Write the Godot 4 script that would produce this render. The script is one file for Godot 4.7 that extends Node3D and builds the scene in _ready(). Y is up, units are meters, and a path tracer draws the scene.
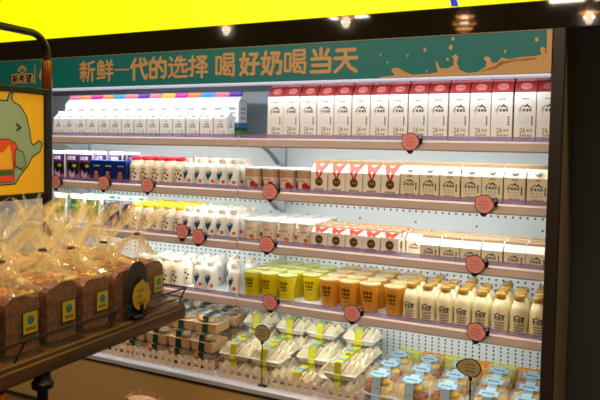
extends Node3D
# A lit open dairy cooler in a dim shop, with a bread cart in the foreground.

var taken := {}
var rng := RandomNumberGenerator.new()
const HEX := 6

# ------------------------------------------------------------------ naming
func numbered(called: String) -> String:
	if not taken.has(called):
		taken[called] = 0
		return called
	taken[called] += 1
	return "%s_%03d" % [called, taken[called]]

func tag(o: Node, label: String, category: String, group := "", kind := "") -> Node:
	if label: o.set_meta("label", label)
	if category: o.set_meta("category", category)
	if group: o.set_meta("group", group)
	if kind: o.set_meta("kind", kind)
	return o

func thing(called: String, label: String, category: String, at := Vector3.ZERO, group := "") -> Node3D:
	var o := Node3D.new()
	o.name = numbered(called)
	add_child(o)
	o.position = at
	tag(o, label, category, group)
	return o

func part(parent: Node, called: String, mesh: Mesh, mat: Material, at := Vector3.ZERO) -> MeshInstance3D:
	var o := MeshInstance3D.new()
	o.name = called
	o.mesh = mesh
	o.material_override = mat
	parent.add_child(o, true)
	o.position = at
	return o

func struct(called: String, mesh: Mesh, mat: Material, at := Vector3.ZERO) -> MeshInstance3D:
	var o := part(self, called, mesh, mat, at)
	o.name = called
	o.set_meta("kind", "structure")
	return o

# the last place takes the prototype itself, the others duplicates; a place is a point or [point, nth, row, extra]
const NTH := ["first", "second", "third", "fourth", "fifth", "sixth", "seventh", "eighth", "ninth", "tenth", "eleventh", "twelfth", "thirteenth", "fourteenth", "fifteenth"]
const ROW := ["front row", "second row", "third row", "rear row"]
func place_all(proto: Node3D, called: String, places: Array, label: String, category: String, group: String, jitter := 0.0, mark_from := "", rows := true) -> void:
	for i in places.size():
		var o: Node3D = proto
		if i < places.size() - 1:
			o = proto.duplicate()
		o.name = numbered(called)
		if o.get_parent() == null:
			add_child(o)
		var q: Variant = places[i]
		var own := label
		var at: Vector3
		if q is Array:
			at = q[0]
			if mark_from:
				own += ", %s from %s" % [NTH[q[1]], mark_from]
			if rows: own += ", " + ROW[q[2]]
			if q.size() > 3: own += ", " + q[3]
		else:
			at = q
		o.position = at + Vector3(rng.randf_range(-.0012, .0012), 0, rng.randf_range(-.002, .002))
		o.rotation.y = rng.randf_range(-jitter, jitter)
		tag(o, own, category, group)

# ------------------------------------------------------------------ materials
func mat(c: Color, rough := 0.6, metal := 0.0, spec := 0.5) -> StandardMaterial3D:
	var m := StandardMaterial3D.new()
	m.albedo_color = c
	m.roughness = rough
	m.metallic = metal
	m.metallic_specular = spec
	return m

func tmat(img: Image, rough := 0.5, spec := 0.5) -> StandardMaterial3D:
	var m := mat(Color.WHITE, rough, 0.0, spec)
	m.albedo_texture = ImageTexture.create_from_image(img)
	return m

func clear(c: Color, a: float, rough := 0.08) -> StandardMaterial3D:
	var m := mat(Color(c.r, c.g, c.b, a), rough)
	m.transparency = BaseMaterial3D.TRANSPARENCY_ALPHA
	m.cull_mode = BaseMaterial3D.CULL_DISABLED
	return m

func glow(c: Color, e: float) -> StandardMaterial3D:
	var m := mat(c, 0.5)
	m.emission_enabled = true
	m.emission = c
	m.emission_energy_multiplier = e
	return m

func noise_img(w: int, h: int, fx: float, fy: float, seed_: int, lo: Color, hi: Color, oct := 4) -> Image:
	var n := FastNoiseLite.new()
	n.seed = seed_
	n.frequency = 1.0
	n.fractal_octaves = oct
	var img := Image.create(w, h, false, Image.FORMAT_RGB8)
	for y in h:
		for x in w:
			var v := clampf(n.get_noise_2d(x * fx, y * fy) * 0.9 + 0.5, 0.0, 1.0)
			img.set_pixel(x, y, lo.lerp(hi, v))
	return img

# ------------------------------------------------------------------ picture drawing (flat print)
func sheet(w: int, h: int, c: Color) -> Image:
	var i := Image.create(w, h, false, Image.FORMAT_RGB8)
	i.fill(c)
	return i

func dot(i: Image, cx: float, cy: float, rx: float, ry: float, c: Color) -> void:
	for y in range(maxi(0, int(cy - ry)), mini(i.get_height(), int(cy + ry) + 2)):
		for x in range(maxi(0, int(cx - rx)), mini(i.get_width(), int(cx + rx) + 2)):
			if pow((x - cx) / rx, 2) + pow((y - cy) / ry, 2) <= 1.0:
				i.set_pixel(x, y, c)

func seg(i: Image, x0: float, y0: float, x1: float, y1: float, w: float, c: Color) -> void:
	var n := int(maxf(absf(x1 - x0), absf(y1 - y0))) + 1
	for k in n + 1:
		var t := float(k) / n
		dot(i, lerpf(x0, x1, t), lerpf(y0, y1, t), w / 2, w / 2, c)

func poly(i: Image, pts: PackedVector2Array, c: Color) -> void:
	var lo := pts[0]
	var hi := pts[0]
	for p in pts:
		lo = lo.min(p)
		hi = hi.max(p)
	for y in range(maxi(0, int(lo.y)), mini(i.get_height(), int(hi.y) + 1)):
		for x in range(maxi(0, int(lo.x)), mini(i.get_width(), int(hi.x) + 1)):
			if Geometry2D.is_point_in_polygon(Vector2(x + .5, y + .5), pts):
				i.set_pixel(x, y, c)

# a small block of strokes, as dense print looks from afar
func mark(i: Image, x: float, y: float, s: float, w: float, c: Color) -> void:
	for k in 3:
		var yy := y + s * (0.12 + 0.36 * k + rng.randf_range(-.06, .06))
		seg(i, x + s * rng.randf_range(0.02, .2), yy, x + s * rng.randf_range(.75, .98), yy, w, c)
	seg(i, x + s * rng.randf_range(.25, .4), y, x + s * rng.randf_range(.15, .4), y + s, w, c)
	seg(i, x + s * rng.randf_range(.6, .8), y + s * .1, x + s * rng.randf_range(.6, .95), y + s, w, c)

func marks(i: Image, x: float, y: float, s: float, n: int, w: float, c: Color, gap := 1.15) -> void:
	for k in n:
		mark(i, x + k * s * gap, y, s, w, c)

func seg_points(i: Image, pts: Array, x: float, y: float, sx: float, sy: float, w: float, c: Color) -> void:
	for k in pts.size() - 1:
		seg(i, x + pts[k][0] * sx, y + pts[k][1] * sy, x + pts[k + 1][0] * sx, y + pts[k + 1][1] * sy, w, c)

func number24(i: Image, x: float, y: float, s: float, w: float, c: Color) -> void:
	seg_points(i, [[0, .2], [.2, 0], [.6, .05], [.65, .35], [0, 1], [.7, 1]], x, y, s * .6, s, w, c)
	seg_points(i, [[.5, 1], [.5, 0], [0, .7], [.75, .7]], x + s * .6, y, s * .6, s, w, c)

# mountain-roofed wordmark on the cartons
func mountain(i: Image, cx: float, y: float, s: float, ink: Color, gold: Color) -> void:
	seg_points(i, [[-.5, .32], [-.25, .1], [-.1, .22], [.08, 0], [.3, .2], [.52, .3]], cx, y, s, s, s * .07, ink)
	seg_points(i, [[-.1, .26], [.1, .12], [.34, .3]], cx, y, s, s, s * .08, ink)
	seg_points(i, [[-.66, .42], [-.42, .36]], cx, y, s, s, s * .05, gold)
	seg_points(i, [[-.72, .58], [-.34, .52]], cx, y, s, s, s * .07, gold)
	seg_points(i, [[-.52, .38], [-.54, .86]], cx, y, s, s, s * .07, gold)
	marks(i, cx - s * .3, y + s * .42, s * .25, 3, s * .055, ink, 1.2)

# ------------------------------------------------------------------ mesh building
func st_new() -> SurfaceTool:
	var s := SurfaceTool.new()
	s.begin(Mesh.PRIMITIVE_TRIANGLES)
	return s

func tri(s: SurfaceTool, a: Vector3, b: Vector3, c: Vector3, out: Vector3, ua := Vector2.ZERO, ub := Vector2.ZERO, uc := Vector2.ZERO) -> void:
	var n := (a - c).cross(a - b)
	if n.length() < 1e-12: return
	n = n.normalized()
	if n.dot(out) < 0:
		var t := b
		b = c
		c = t
		var u := ub
		ub = uc
		uc = u
		n = -n
	for q in [[a, ua], [b, ub], [c, uc]]:
		s.set_normal(n)
		s.set_uv(q[1])
		s.add_vertex(q[0])

func quad(s: SurfaceTool, a: Vector3, b: Vector3, c: Vector3, d: Vector3, out: Vector3, r := Rect2(0, 0, 1, 1)) -> void:
	# a top left, b top right, c bottom right, d bottom left as seen from outside
	var u0 := r.position
	var u1 := r.position + Vector2(r.size.x, 0)
	var u2 := r.position + r.size
	var u3 := r.position + Vector2(0, r.size.y)
	tri(s, a, b, c, out, u0, u1, u2)
	tri(s, a, c, d, out, u0, u2, u3)

func done(s: SurfaceTool) -> ArrayMesh:
	return s.commit()

# chamfered box added to a tool
func add_box(s: SurfaceTool, c: Vector3, z: Vector3, b := 0.0, basis_ := Basis()) -> void:
	var h := z / 2
	b = minf(b, minf(h.x, minf(h.y, h.z)) * .9)
	var ax := [Vector3(1, 0, 0), Vector3(0, 1, 0), Vector3(0, 0, 1)]
	if b <= 0:
		for k in 3:
			for sg in [-1, 1]:
				var n: Vector3 = ax[k] * sg
				var u: Vector3 = ax[(k + 1) % 3]
				var v: Vector3 = ax[(k + 2) % 3]
				var q := []
				for e in [[-1, 1], [1, 1], [1, -1], [-1, -1]]:
					q.append(c + basis_ * (n * h.dot(ax[k]) + u * e[0] * h.dot(u) + v * e[1] * h.dot(v)))
				quad(s, q[0], q[1], q[2], q[3], basis_ * n)
		return
	var pt := func(sx: int, sy: int, sz: int, k: int) -> Vector3:
		var p := Vector3(sx * (h.x - (0.0 if k == 0 else b)), sy * (h.y - (0.0 if k == 1 else b)), sz * (h.z - (0.0 if k == 2 else b)))
		return c + basis_ * p
	for sg in [-1, 1]:
		quad(s, pt.call(sg, 1, -1, 0), pt.call(sg, 1, 1, 0), pt.call(sg, -1, 1, 0), pt.call(sg, -1, -1, 0), basis_ * Vector3(sg, 0, 0))
		quad(s, pt.call(-1, sg, -1, 1), pt.call(1, sg, -1, 1), pt.call(1, sg, 1, 1), pt.call(-1, sg, 1, 1), basis_ * Vector3(0, sg, 0))
		quad(s, pt.call(-1, 1, sg, 2), pt.call(1, 1, sg, 2), pt.call(1, -1, sg, 2), pt.call(-1, -1, sg, 2), basis_ * Vector3(0, 0, sg))
	for p in [-1, 1]:
		for q in [-1, 1]:
			quad(s, pt.call(-1, p, q, 1), pt.call(1, p, q, 1), pt.call(1, p, q, 2), pt.call(-1, p, q, 2), basis_ * Vector3(0, p, q))
			quad(s, pt.call(p, -1, q, 0), pt.call(p, 1, q, 0), pt.call(p, 1, q, 2), pt.call(p, -1, q, 2), basis_ * Vector3(p, 0, q))
			quad(s, pt.call(p, q, -1, 0), pt.call(p, q, 1, 0), pt.call(p, q, 1, 1), pt.call(p, q, -1, 1), basis_ * Vector3(p, q, 0))
			for r in [-1, 1]:
				tri(s, pt.call(p, q, r, 0), pt.call(p, q, r, 1), pt.call(p, q, r, 2), basis_ * Vector3(p, q, r))

func box(z: Vector3, b := 0.0, c := Vector3.ZERO) -> ArrayMesh:
	var s := st_new()
	add_box(s, c, z, b)
	return done(s)

func add_rod(s: SurfaceTool, a: Vector3, b: Vector3, r: float, n := 8) -> void:
	var d := (b - a).normalized()
	var u := d.cross(Vector3.UP if absf(d.y) < .9 else Vector3.RIGHT).normalized()
	var v := d.cross(u)
	for k in n:
		var p := u * cos(TAU * k / n) + v * sin(TAU * k / n)
		var q := u * cos(TAU * (k + 1) / n) + v * sin(TAU * (k + 1) / n)
		quad(s, a + p * r, b + p * r, b + q * r, a + q * r, p + q)
		tri(s, a, a + p * r, a + q * r, -d)
		tri(s, b, b + p * r, b + q * r, d)

func add_path(s: SurfaceTool, pts: Array, r: float, n := 8) -> void:
	for k in pts.size() - 1:
		add_rod(s, pts[k], pts[k + 1], r, n)

# smooth tube through points
func tube(pts: Array, r: float, n := 12) -> ArrayMesh:
	var s := st_new()
	var rings := []
	for k in pts.size():
		var d: Vector3 = (pts[mini(k + 1, pts.size() - 1)] - pts[maxi(k - 1, 0)]).normalized()
		var u := d.cross(Vector3.RIGHT if absf(d.x) < .9 else Vector3.UP).normalized()
		var v := d.cross(u)
		var ring := []
		for j in n + 1:
			var o := u * cos(TAU * j / n) + v * sin(TAU * j / n)
			ring.append([pts[k] + o * r, o])
		rings.append(ring)
	for k in pts.size() - 1:
		for j in n:
			smooth_quad(s, rings[k][j], rings[k + 1][j], rings[k + 1][j + 1], rings[k][j + 1])
	return done(s)

func smooth_quad(s: SurfaceTool, a: Array, b: Array, c: Array, d: Array) -> void:
	for t in [[a, b, c], [a, c, d]]:
		var n: Vector3 = (t[0][0] - t[2][0]).cross(t[0][0] - t[1][0])
		var o: Array = t
		if n.dot(t[0][1] + t[1][1] + t[2][1]) < 0:
			o = [t[0], t[2], t[1]]
		for q in o:
			s.set_normal(q[1])
			s.set_uv(q[2] if q.size() > 2 else Vector2.ZERO)
			s.add_vertex(q[0])

# lathe: profile of [radius, height]; u is 0.5 at +z, v runs down
func add_lathe(s: SurfaceTool, pr: Array, n := 20, c := Vector3.ZERO) -> void:
	var lo := 1e9
	var hi := -1e9
	for p in pr:
		lo = minf(lo, p[1])
		hi = maxf(hi, p[1])
	for k in pr.size() - 1:
		var seg_n := []
		for e in 2:
			var kk: int = k + e
			var own := Vector2(pr[k + 1][1] - pr[k][1], -(pr[k + 1][0] - pr[k][0])).normalized()
			var other := own
			var o2: int = kk - 1 if e == 0 else kk
			if o2 >= 0 and o2 + 1 < pr.size():
				other = Vector2(pr[o2 + 1][1] - pr[o2][1], -(pr[o2 + 1][0] - pr[o2][0])).normalized()
			if own.dot(other) > .7:
				own = (own + other).normalized()
			seg_n.append(own)
		for j in n:
			var q := []
			for e in [[0, 0], [0, 1], [1, 1], [1, 0]]:
				var p: Array = pr[k + e[0]]
				var f := float(j + e[1]) / n
				var a := TAU * (f - .5)
				var dir := Vector3(sin(a), 0, cos(a))
				var nn: Vector2 = seg_n[e[0]]
				q.append([c + dir * p[0] + Vector3(0, p[1], 0), (dir * nn.x + Vector3(0, nn.y, 0)).normalized(), Vector2(f, (hi - p[1]) / maxf(hi - lo, 1e-6))])
			smooth_quad(s, q[0], q[1], q[2], q[3])

func lathe(pr: Array, n := 20) -> ArrayMesh:
	# profiles run bottom to top so that normals point outwards
	var s := st_new()
	add_lathe(s, pr, n)
	return done(s)

# extruded outline in the xy plane, thickness d behind z = 0
func add_prism(s: SurfaceTool, pts: PackedVector2Array, d: float, at := Vector3.ZERO) -> void:
	var idx := Geometry2D.triangulate_polygon(pts)
	var mid := Vector2.ZERO
	for p in pts: mid += p
	mid /= pts.size()
	for k in range(0, idx.size(), 3):
		var a := pts[idx[k]]
		var b := pts[idx[k + 1]]
		var c := pts[idx[k + 2]]
		tri(s, at + Vector3(a.x, a.y, 0), at + Vector3(b.x, b.y, 0), at + Vector3(c.x, c.y, 0), Vector3(0, 0, 1))
		if d > 0:
			tri(s, at + Vector3(a.x, a.y, -d), at + Vector3(b.x, b.y, -d), at + Vector3(c.x, c.y, -d), Vector3(0, 0, -1))
	if d > 0:
		for k in pts.size():
			var a := pts[k]
			var b := pts[(k + 1) % pts.size()]
			var n2 := Vector2(-(b.y - a.y), b.x - a.x).normalized()
			if Geometry2D.is_point_in_polygon((a + b) / 2 + n2 * 1e-4, pts):
				n2 = -n2
			var n := Vector3(n2.x, n2.y, 0)
			quad(s, at + Vector3(a.x, a.y, 0), at + Vector3(b.x, b.y, 0), at + Vector3(b.x, b.y, -d), at + Vector3(a.x, a.y, -d), n)

func prism(pts: PackedVector2Array, d: float) -> ArrayMesh:
	var s := st_new()
	add_prism(s, pts, d)
	return done(s)

func ring_points(rx: float, ry: float, n: int, c := Vector2.ZERO) -> PackedVector2Array:
	var o := PackedVector2Array()
	for k in n:
		o.append(c + Vector2(cos(TAU * k / n) * rx, sin(TAU * k / n) * ry))
	return o

# brush strokes of a written character (flat print), units 0..100, y down
func strokes(list: Array, w: float, size: Vector2) -> ArrayMesh:
	var s := st_new()
	var f := size / 100.0
	var z := 0.0   # every brush mark lies a hair above the last, so that none are coplanar
	for line in list:
		for k in line.size():
			var a := Vector2(line[k][0], 100 - line[k][1])
			z += .00003
			add_prism(s, ring_points(w / 2 * f.x, w / 2 * f.x, 12, a * f), 0.0, Vector3(0, 0, z))
			if k + 1 < line.size():
				var b := Vector2(line[k + 1][0], 100 - line[k + 1][1])
				var af := a * f
				var bf := b * f
				var n := (bf - af).normalized().orthogonal() * w / 2 * f.x
				z += .00003
				quad(s, Vector3(af.x + n.x, af.y + n.y, z), Vector3(bf.x + n.x, bf.y + n.y, z), Vector3(bf.x - n.x, bf.y - n.y, z), Vector3(af.x - n.x, af.y - n.y, z), Vector3(0, 0, 1))
	return done(s)

# four-sided tapered solid: bottom size a, top size b
func add_taper(s: SurfaceTool, a: Vector2, b: Vector2, y0: float, y1: float, c := Vector3.ZERO, caps := true) -> void:
	var lo := []
	var hi := []
	for e in [[-1, 1], [1, 1], [1, -1], [-1, -1]]:
		lo.append(c + Vector3(e[0] * a.x / 2, y0, e[1] * a.y / 2))
		hi.append(c + Vector3(e[0] * b.x / 2, y1, e[1] * b.y / 2))
	var outs := [Vector3(0, 0, 1), Vector3(1, 0, 0), Vector3(0, 0, -1), Vector3(-1, 0, 0)]
	for k in 4:
		var j := (k + 1) % 4
		quad(s, hi[k], hi[j], lo[j], lo[k], outs[k])
	if caps:
		quad(s, hi[0], hi[1], hi[2], hi[3], Vector3.UP)
		quad(s, lo[0], lo[1], lo[2], lo[3], Vector3.DOWN)

# ------------------------------------------------------------------ product builders
# gable-top carton standing at y = 0, centred, front towards +z
func carton(w: float, d: float, h: float, rise: float, fin: float, body_m: Material, roof_m: Material, fin_m: Material, cap_m: Material = null) -> Node3D:
	var o := Node3D.new()
	var s := st_new()
	var b := .002
	var x := w / 2
	var z := d / 2
	var ring := [Vector2(-x + b, z), Vector2(x - b, z), Vector2(x, z - b), Vector2(x, -z + b), Vector2(x - b, -z), Vector2(-x + b, -z), Vector2(-x, -z + b), Vector2(-x, z - b)]
	var us := [[0.0, .5], [.5, .51], [.51, 1.0], [.5, .51], [0.0, .5], [.5, .51], [.51, 1.0], [.5, .51]]
	for k in 8:
		var a: Vector2 = ring[k]
		var c: Vector2 = ring[(k + 1) % 8]
		quad(s, Vector3(a.x, h, a.y), Vector3(c.x, h, c.y), Vector3(c.x, 0, c.y), Vector3(a.x, 0, a.y), Vector3(a.x + c.x, 0, a.y + c.y), Rect2(us[k][0], 0, us[k][1] - us[k][0], 1))
	quad(s, Vector3(-x, 0, z), Vector3(x, 0, z), Vector3(x, 0, -z), Vector3(-x, 0, -z), Vector3.DOWN, Rect2(0, 0, .01, .01))
	part(o, "body", done(s), body_m)
	s = st_new()
	var ry := h + rise
	quad(s, Vector3(-x, ry, .0015), Vector3(x, ry, .0015), Vector3(x, h, z), Vector3(-x, h, z), Vector3(0, 1, 1))
	quad(s, Vector3(x, ry, -.0015), Vector3(-x, ry, -.0015), Vector3(-x, h, -z), Vector3(x, h, -z), Vector3(0, 1, -1))
	for sg in [-1, 1]:
		var tuck := Vector3(sg * x * .62, ry - .002, 0)
		tri(s, Vector3(sg * x, h, z), Vector3(sg * x, h, -z), tuck, Vector3(sg, .5, 0), Vector2(.02, .9), Vector2(.02, .9), Vector2(.02, .9))
		tri(s, Vector3(sg * x, h, z), Vector3(sg * x, ry, .0015), tuck, Vector3(sg, 0, -.5), Vector2(.02, .9), Vector2(.02, .9), Vector2(.02, .9))
		tri(s, Vector3(sg * x, h, -z), Vector3(sg * x, ry, -.0015), tuck, Vector3(sg, 0, .5), Vector2(.02, .9), Vector2(.02, .9), Vector2(.02, .9))
	part(o, "roof", done(s), roof_m)
	part(o, "top_fin", box(Vector3(w, fin, .004), .0008, Vector3(0, ry + fin / 2 - .001, 0)), fin_m)
	if cap_m:
		var cap := part(o, "cap", lathe([[.0115, -.004], [.0125, 0], [.0125, .009], [.011, .0105], [0.0, .0105]], 16), cap_m)
		cap.position = Vector3(0, h + rise * .47, z * .53)
		cap.rotation.x = atan2(rise, z)
	return o

func bottle(r: float, h: float, neck: float, cap_r: float, cap_h: float, body_m: Material, cap_m: Material, shoulder := .7) -> Node3D:
	var o := Node3D.new()
	var sh := h * shoulder
	var top := h - cap_h
	part(o, "body", lathe([[0.0, 0.0], [r * .86, 0.0], [r * .97, .004], [r, .01], [r, sh], [r * .95, sh + (top - sh) * .3], [r * .78, sh + (top - sh) * .62], [neck * 1.15, sh + (top - sh) * .86], [neck, top - .002], [neck, top + .004]], 22), body_m)
	part(o, "cap", lathe([[cap_r * .98, top - .001], [cap_r, top + .002], [cap_r, h - .003], [cap_r * .9, h], [0.0, h]], 18), cap_m)
	return o

func cup(r0: float, r1: float, h: float, body_m: Material, lid_m: Material, lid_h := .008, dome := .0) -> Node3D:
	var o := Node3D.new()
	part(o, "body", lathe([[0.0, 0.0], [r0 * .95, 0.0], [r0, .003], [r1, h - lid_h]], 24), body_m)
	part(o, "lid", lathe([[r1 + .0005, h - lid_h - .003], [r1 + .003, h - lid_h], [r1 + .003, h - .002], [r1 + .0005, h], [r1 * .86, h], [r1 * .82, h - .0025 + dome], [0.0, h - .0025 + dome]], 24), lid_m)
	return o

# soft standing pouch: pinched top seam, swollen belly
func pouch(w: float, h: float, d: float, m: Material, edge_m: Material) -> Node3D:
	var o := Node3D.new()
	var s := st_new()
	var nx := 8
	var ny := 10
	for side in [1, -1]:
		var g := []
		for j in ny + 1:
			var row := []
			for i in nx + 1:
				var u := float(i) / nx
				var v := float(j) / ny
				var bulge := sin(PI * u) * (pow(sin(PI * clampf(v * .9 + .02, 0, 1)), .6)) * d / 2
				if v > .9: bulge *= (1 - v) * 4
				if v < .1: bulge = maxf(bulge, d * .32 * sin(PI * u))
				row.append(Vector3((u - .5) * w * (1 - .06 * sin(PI * v)), v * h, side * (bulge + .0006)))
			g.append(row)
		for j in ny:
			for i in nx:
				quad(s, g[j + 1][i], g[j + 1][i + 1], g[j][i + 1], g[j][i], Vector3(0, 0, side), Rect2(float(i) / nx, 1 - float(j + 1) / ny, 1.0 / nx, 1.0 / ny))
	s.generate_normals()
	part(o, "film", done(s), m)
	part(o, "top_seam", box(Vector3(w, h * .07, .003), .001, Vector3(0, h * .98, 0)), edge_m)
	return o

# ------------------------------------------------------------------ written characters (stroke lines on a 100 grid)
var GLYPH := {
	"xin": [[[25, 2], [27, 12]], [[6, 16], [46, 16]], [[16, 21], [20, 32]], [[37, 21], [32, 32]], [[4, 37], [48, 37]], [[6, 56], [46, 56]], [[26, 37], [26, 97]], [[16, 66], [7, 82]], [[36, 66], [45, 80]], [[92, 5], [62, 14]], [[61, 13], [61, 60], [53, 96]], [[61, 42], [97, 42]], [[82, 42], [82, 98]]],
	"xian": [[[22, 2], [6, 20]], [[16, 10], [38, 10], [32, 24]], [[8, 27], [44, 27], [44, 68], [8, 68], [8, 27]], [[26, 27], [26, 68]], [[8, 48], [44, 48]], [[2, 87], [50, 82]], [[62, 4], [67, 15]], [[91, 4], [84, 15]], [[56, 24], [98, 24]], [[60, 45], [95, 45]], [[54, 66], [100, 66]], [[77, 24], [77, 98]]],
	"yi": [[[4, 50], [96, 50]]],
	"dai": [[[30, 3], [6, 42]], [[22, 28], [22, 98]], [[36, 36], [98, 28]], [[58, 4], [64, 50], [78, 85], [90, 96], [97, 80]], [[80, 6], [91, 18]]],
	"de": [[[26, 3], [16, 18]], [[6, 21], [42, 21], [42, 92], [6, 92], [6, 21]], [[6, 56], [42, 56]], [[66, 3], [53, 40]], [[60, 22], [95, 22], [94, 80], [86, 95], [74, 90]], [[66, 48], [77, 64]]],
	"xuan": [[[50, 6], [40, 24]], [[44, 18], [90, 18]], [[34, 39], [98, 39]], [[66, 4], [66, 38]], [[56, 39], [52, 62], [38, 76]], [[76, 39], [76, 71], [96, 71], [97, 60]], [[10, 6], [20, 18]], [[4, 38], [20, 38], [20, 78]], [[4, 93], [20, 79], [40, 93], [98, 93]]],
	"ze": [[[4, 24], [38, 24]], [[22, 4], [22, 90], [10, 90]], [[4, 62], [38, 50]], [[46, 10], [92, 10], [70, 32], [46, 46]], [[54, 20], [96, 46]], [[50, 57], [92, 57]], [[44, 76], [99, 76]], [[71, 46], [71, 99]]],
	"he": [[[4, 16], [28, 16], [28, 86], [4, 86], [4, 16]], [[44, 4], [92, 4], [92, 40], [44, 40], [44, 4]], [[44, 22], [92, 22]], [[48, 46], [38, 64]], [[44, 54], [96, 54], [94, 95], [84, 95]], [[64, 60], [52, 78]], [[62, 66], [76, 78]], [[46, 68], [46, 90], [78, 90]]],
	"hao": [[[22, 4], [10, 60], [40, 92]], [[40, 28], [30, 70], [4, 94]], [[2, 30], [44, 30]], [[52, 10], [90, 10], [72, 34], [72, 93], [58, 93]], [[46, 50], [99, 50]]],
	"nai": [[[22, 4], [10, 60], [40, 92]], [[40, 28], [30, 70], [4, 94]], [[2, 30], [44, 30]], [[50, 10], [86, 10], [74, 46], [97, 46], [93, 93], [80, 93]], [[61, 10], [59, 60], [47, 97]]],
	"dang": [[[50, 2], [50, 36]], [[18, 8], [28, 28]], [[82, 8], [72, 28]], [[10, 42], [90, 42], [90, 94], [8, 94]], [[14, 68], [90, 68]]],
	"tian": [[[12, 12], [88, 12]], [[4, 44], [96, 44]], [[50, 12], [48, 50], [30, 78], [6, 96]], [[50, 48], [66, 78], [94, 96]]],
	"xi": [[[24, 4], [76, 26]], [[78, 4], [22, 28]], [[4, 38], [96, 38]], [[46, 30], [10, 66]], [[26, 60], [26, 88]], [[26, 60], [80, 60], [80, 86], [72, 88]], [[52, 46], [52, 98]]],
	"wang": [[[26, 2], [28, 12]], [[6, 16], [46, 16]], [[14, 16], [14, 46], [46, 40]], [[60, 6], [90, 6], [90, 40], [84, 46]], [[60, 6], [54, 48]], [[60, 20], [90, 20]], [[58, 34], [90, 34]], [[16, 58], [84, 58]], [[22, 76], [78, 76]], [[50, 58], [50, 96]], [[6, 96], [94, 96]]],
}

# ------------------------------------------------------------------ lights
func strip_light(called: String, at: Vector3, aim: Vector3, size: Vector2, c: Color, e: float) -> void:
	var l := AreaLight3D.new()
	l.name = called
	add_child(l)
	l.area_size = size
	l.light_color = c
	l.light_energy = e
	l.shadow_enabled = true
	l.area_range = 12.0
	l.position = at
	l.basis = Basis.looking_at(aim.normalized(), Vector3.UP if absf(aim.normalized().y) < .99 else Vector3(0, 0, 1))

func _ready() -> void:
	rng.seed = 7
	var cam := Camera3D.new()
	add_child(cam)
	cam.position = Vector3(0, 1.55, 2.25)
	cam.rotation_degrees = Vector3(-2.900, 25.659, 0.966)
	cam.projection = Camera3D.PROJECTION_FRUSTUM
	cam.near = 0.05
	cam.far = 60
	cam.size = 2.0 * 0.05 * 200.0 / 630.0
	cam.frustum_offset = Vector2(0, -0.05 * 25.0 / 630.0)
	cam.current = true

	var we := WorldEnvironment.new()
	var env := Environment.new()
	env.background_mode = Environment.BG_COLOR
	env.background_color = Color(0.02, 0.018, 0.015)
	env.tonemap_mode = Environment.TONE_MAPPER_LINEAR
	env.tonemap_exposure = 1.0
	env.sdfgi_enabled = true
	env.ssao_enabled = true
	env.ssil_enabled = true
	we.environment = env
	add_child(we)

	make_room()
	make_lamps()
	make_lightbox()
	make_cooler()
	make_shelves()
	fill_top_shelf()
	fill_second_shelf()
	fill_third_shelf()
	fill_fourth_shelf()
	fill_tray()
	make_tags()
	make_cart()

# ------------------------------------------------------------------ the shop
func make_room() -> void:
	var dark := mat(Color(.32, .31, .28), .85)
	var fl := tmat(noise_img(256, 256, .03, .03, 3, Color(.30, .27, .23), Color(.38, .34, .29)), .45)
	fl.uv1_triplanar = true
	fl.uv1_world_triplanar = true
	fl.uv1_scale = Vector3(.7, .7, .7)
	struct("floor", box(Vector3(9.4, .1, 8.4)), fl, Vector3(-1.2, -.05, 2.4))
	struct("ceiling", box(Vector3(9.4, .1, 8.4)), mat(Color(.2, .18, .15), .9), Vector3(-1.2, 3.05, 2.4))
	struct("wall_back", box(Vector3(9.4, 3.0, .1)), dark, Vector3(-1.2, 1.5, -1.55))
	struct("wall_front", box(Vector3(9.4, 3.0, .1)), mat(Color(.42, .36, .28), .8), Vector3(-1.2, 1.5, 6.45))
	struct("wall_left", box(Vector3(.1, 3.0, 7.9)), mat(Color(.36, .31, .25), .8), Vector3(-5.85, 1.5, 2.45))
	struct("wall_right", box(Vector3(.1, 3.0, 7.9)), dark, Vector3(3.45, 1.5, 2.45))

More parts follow.
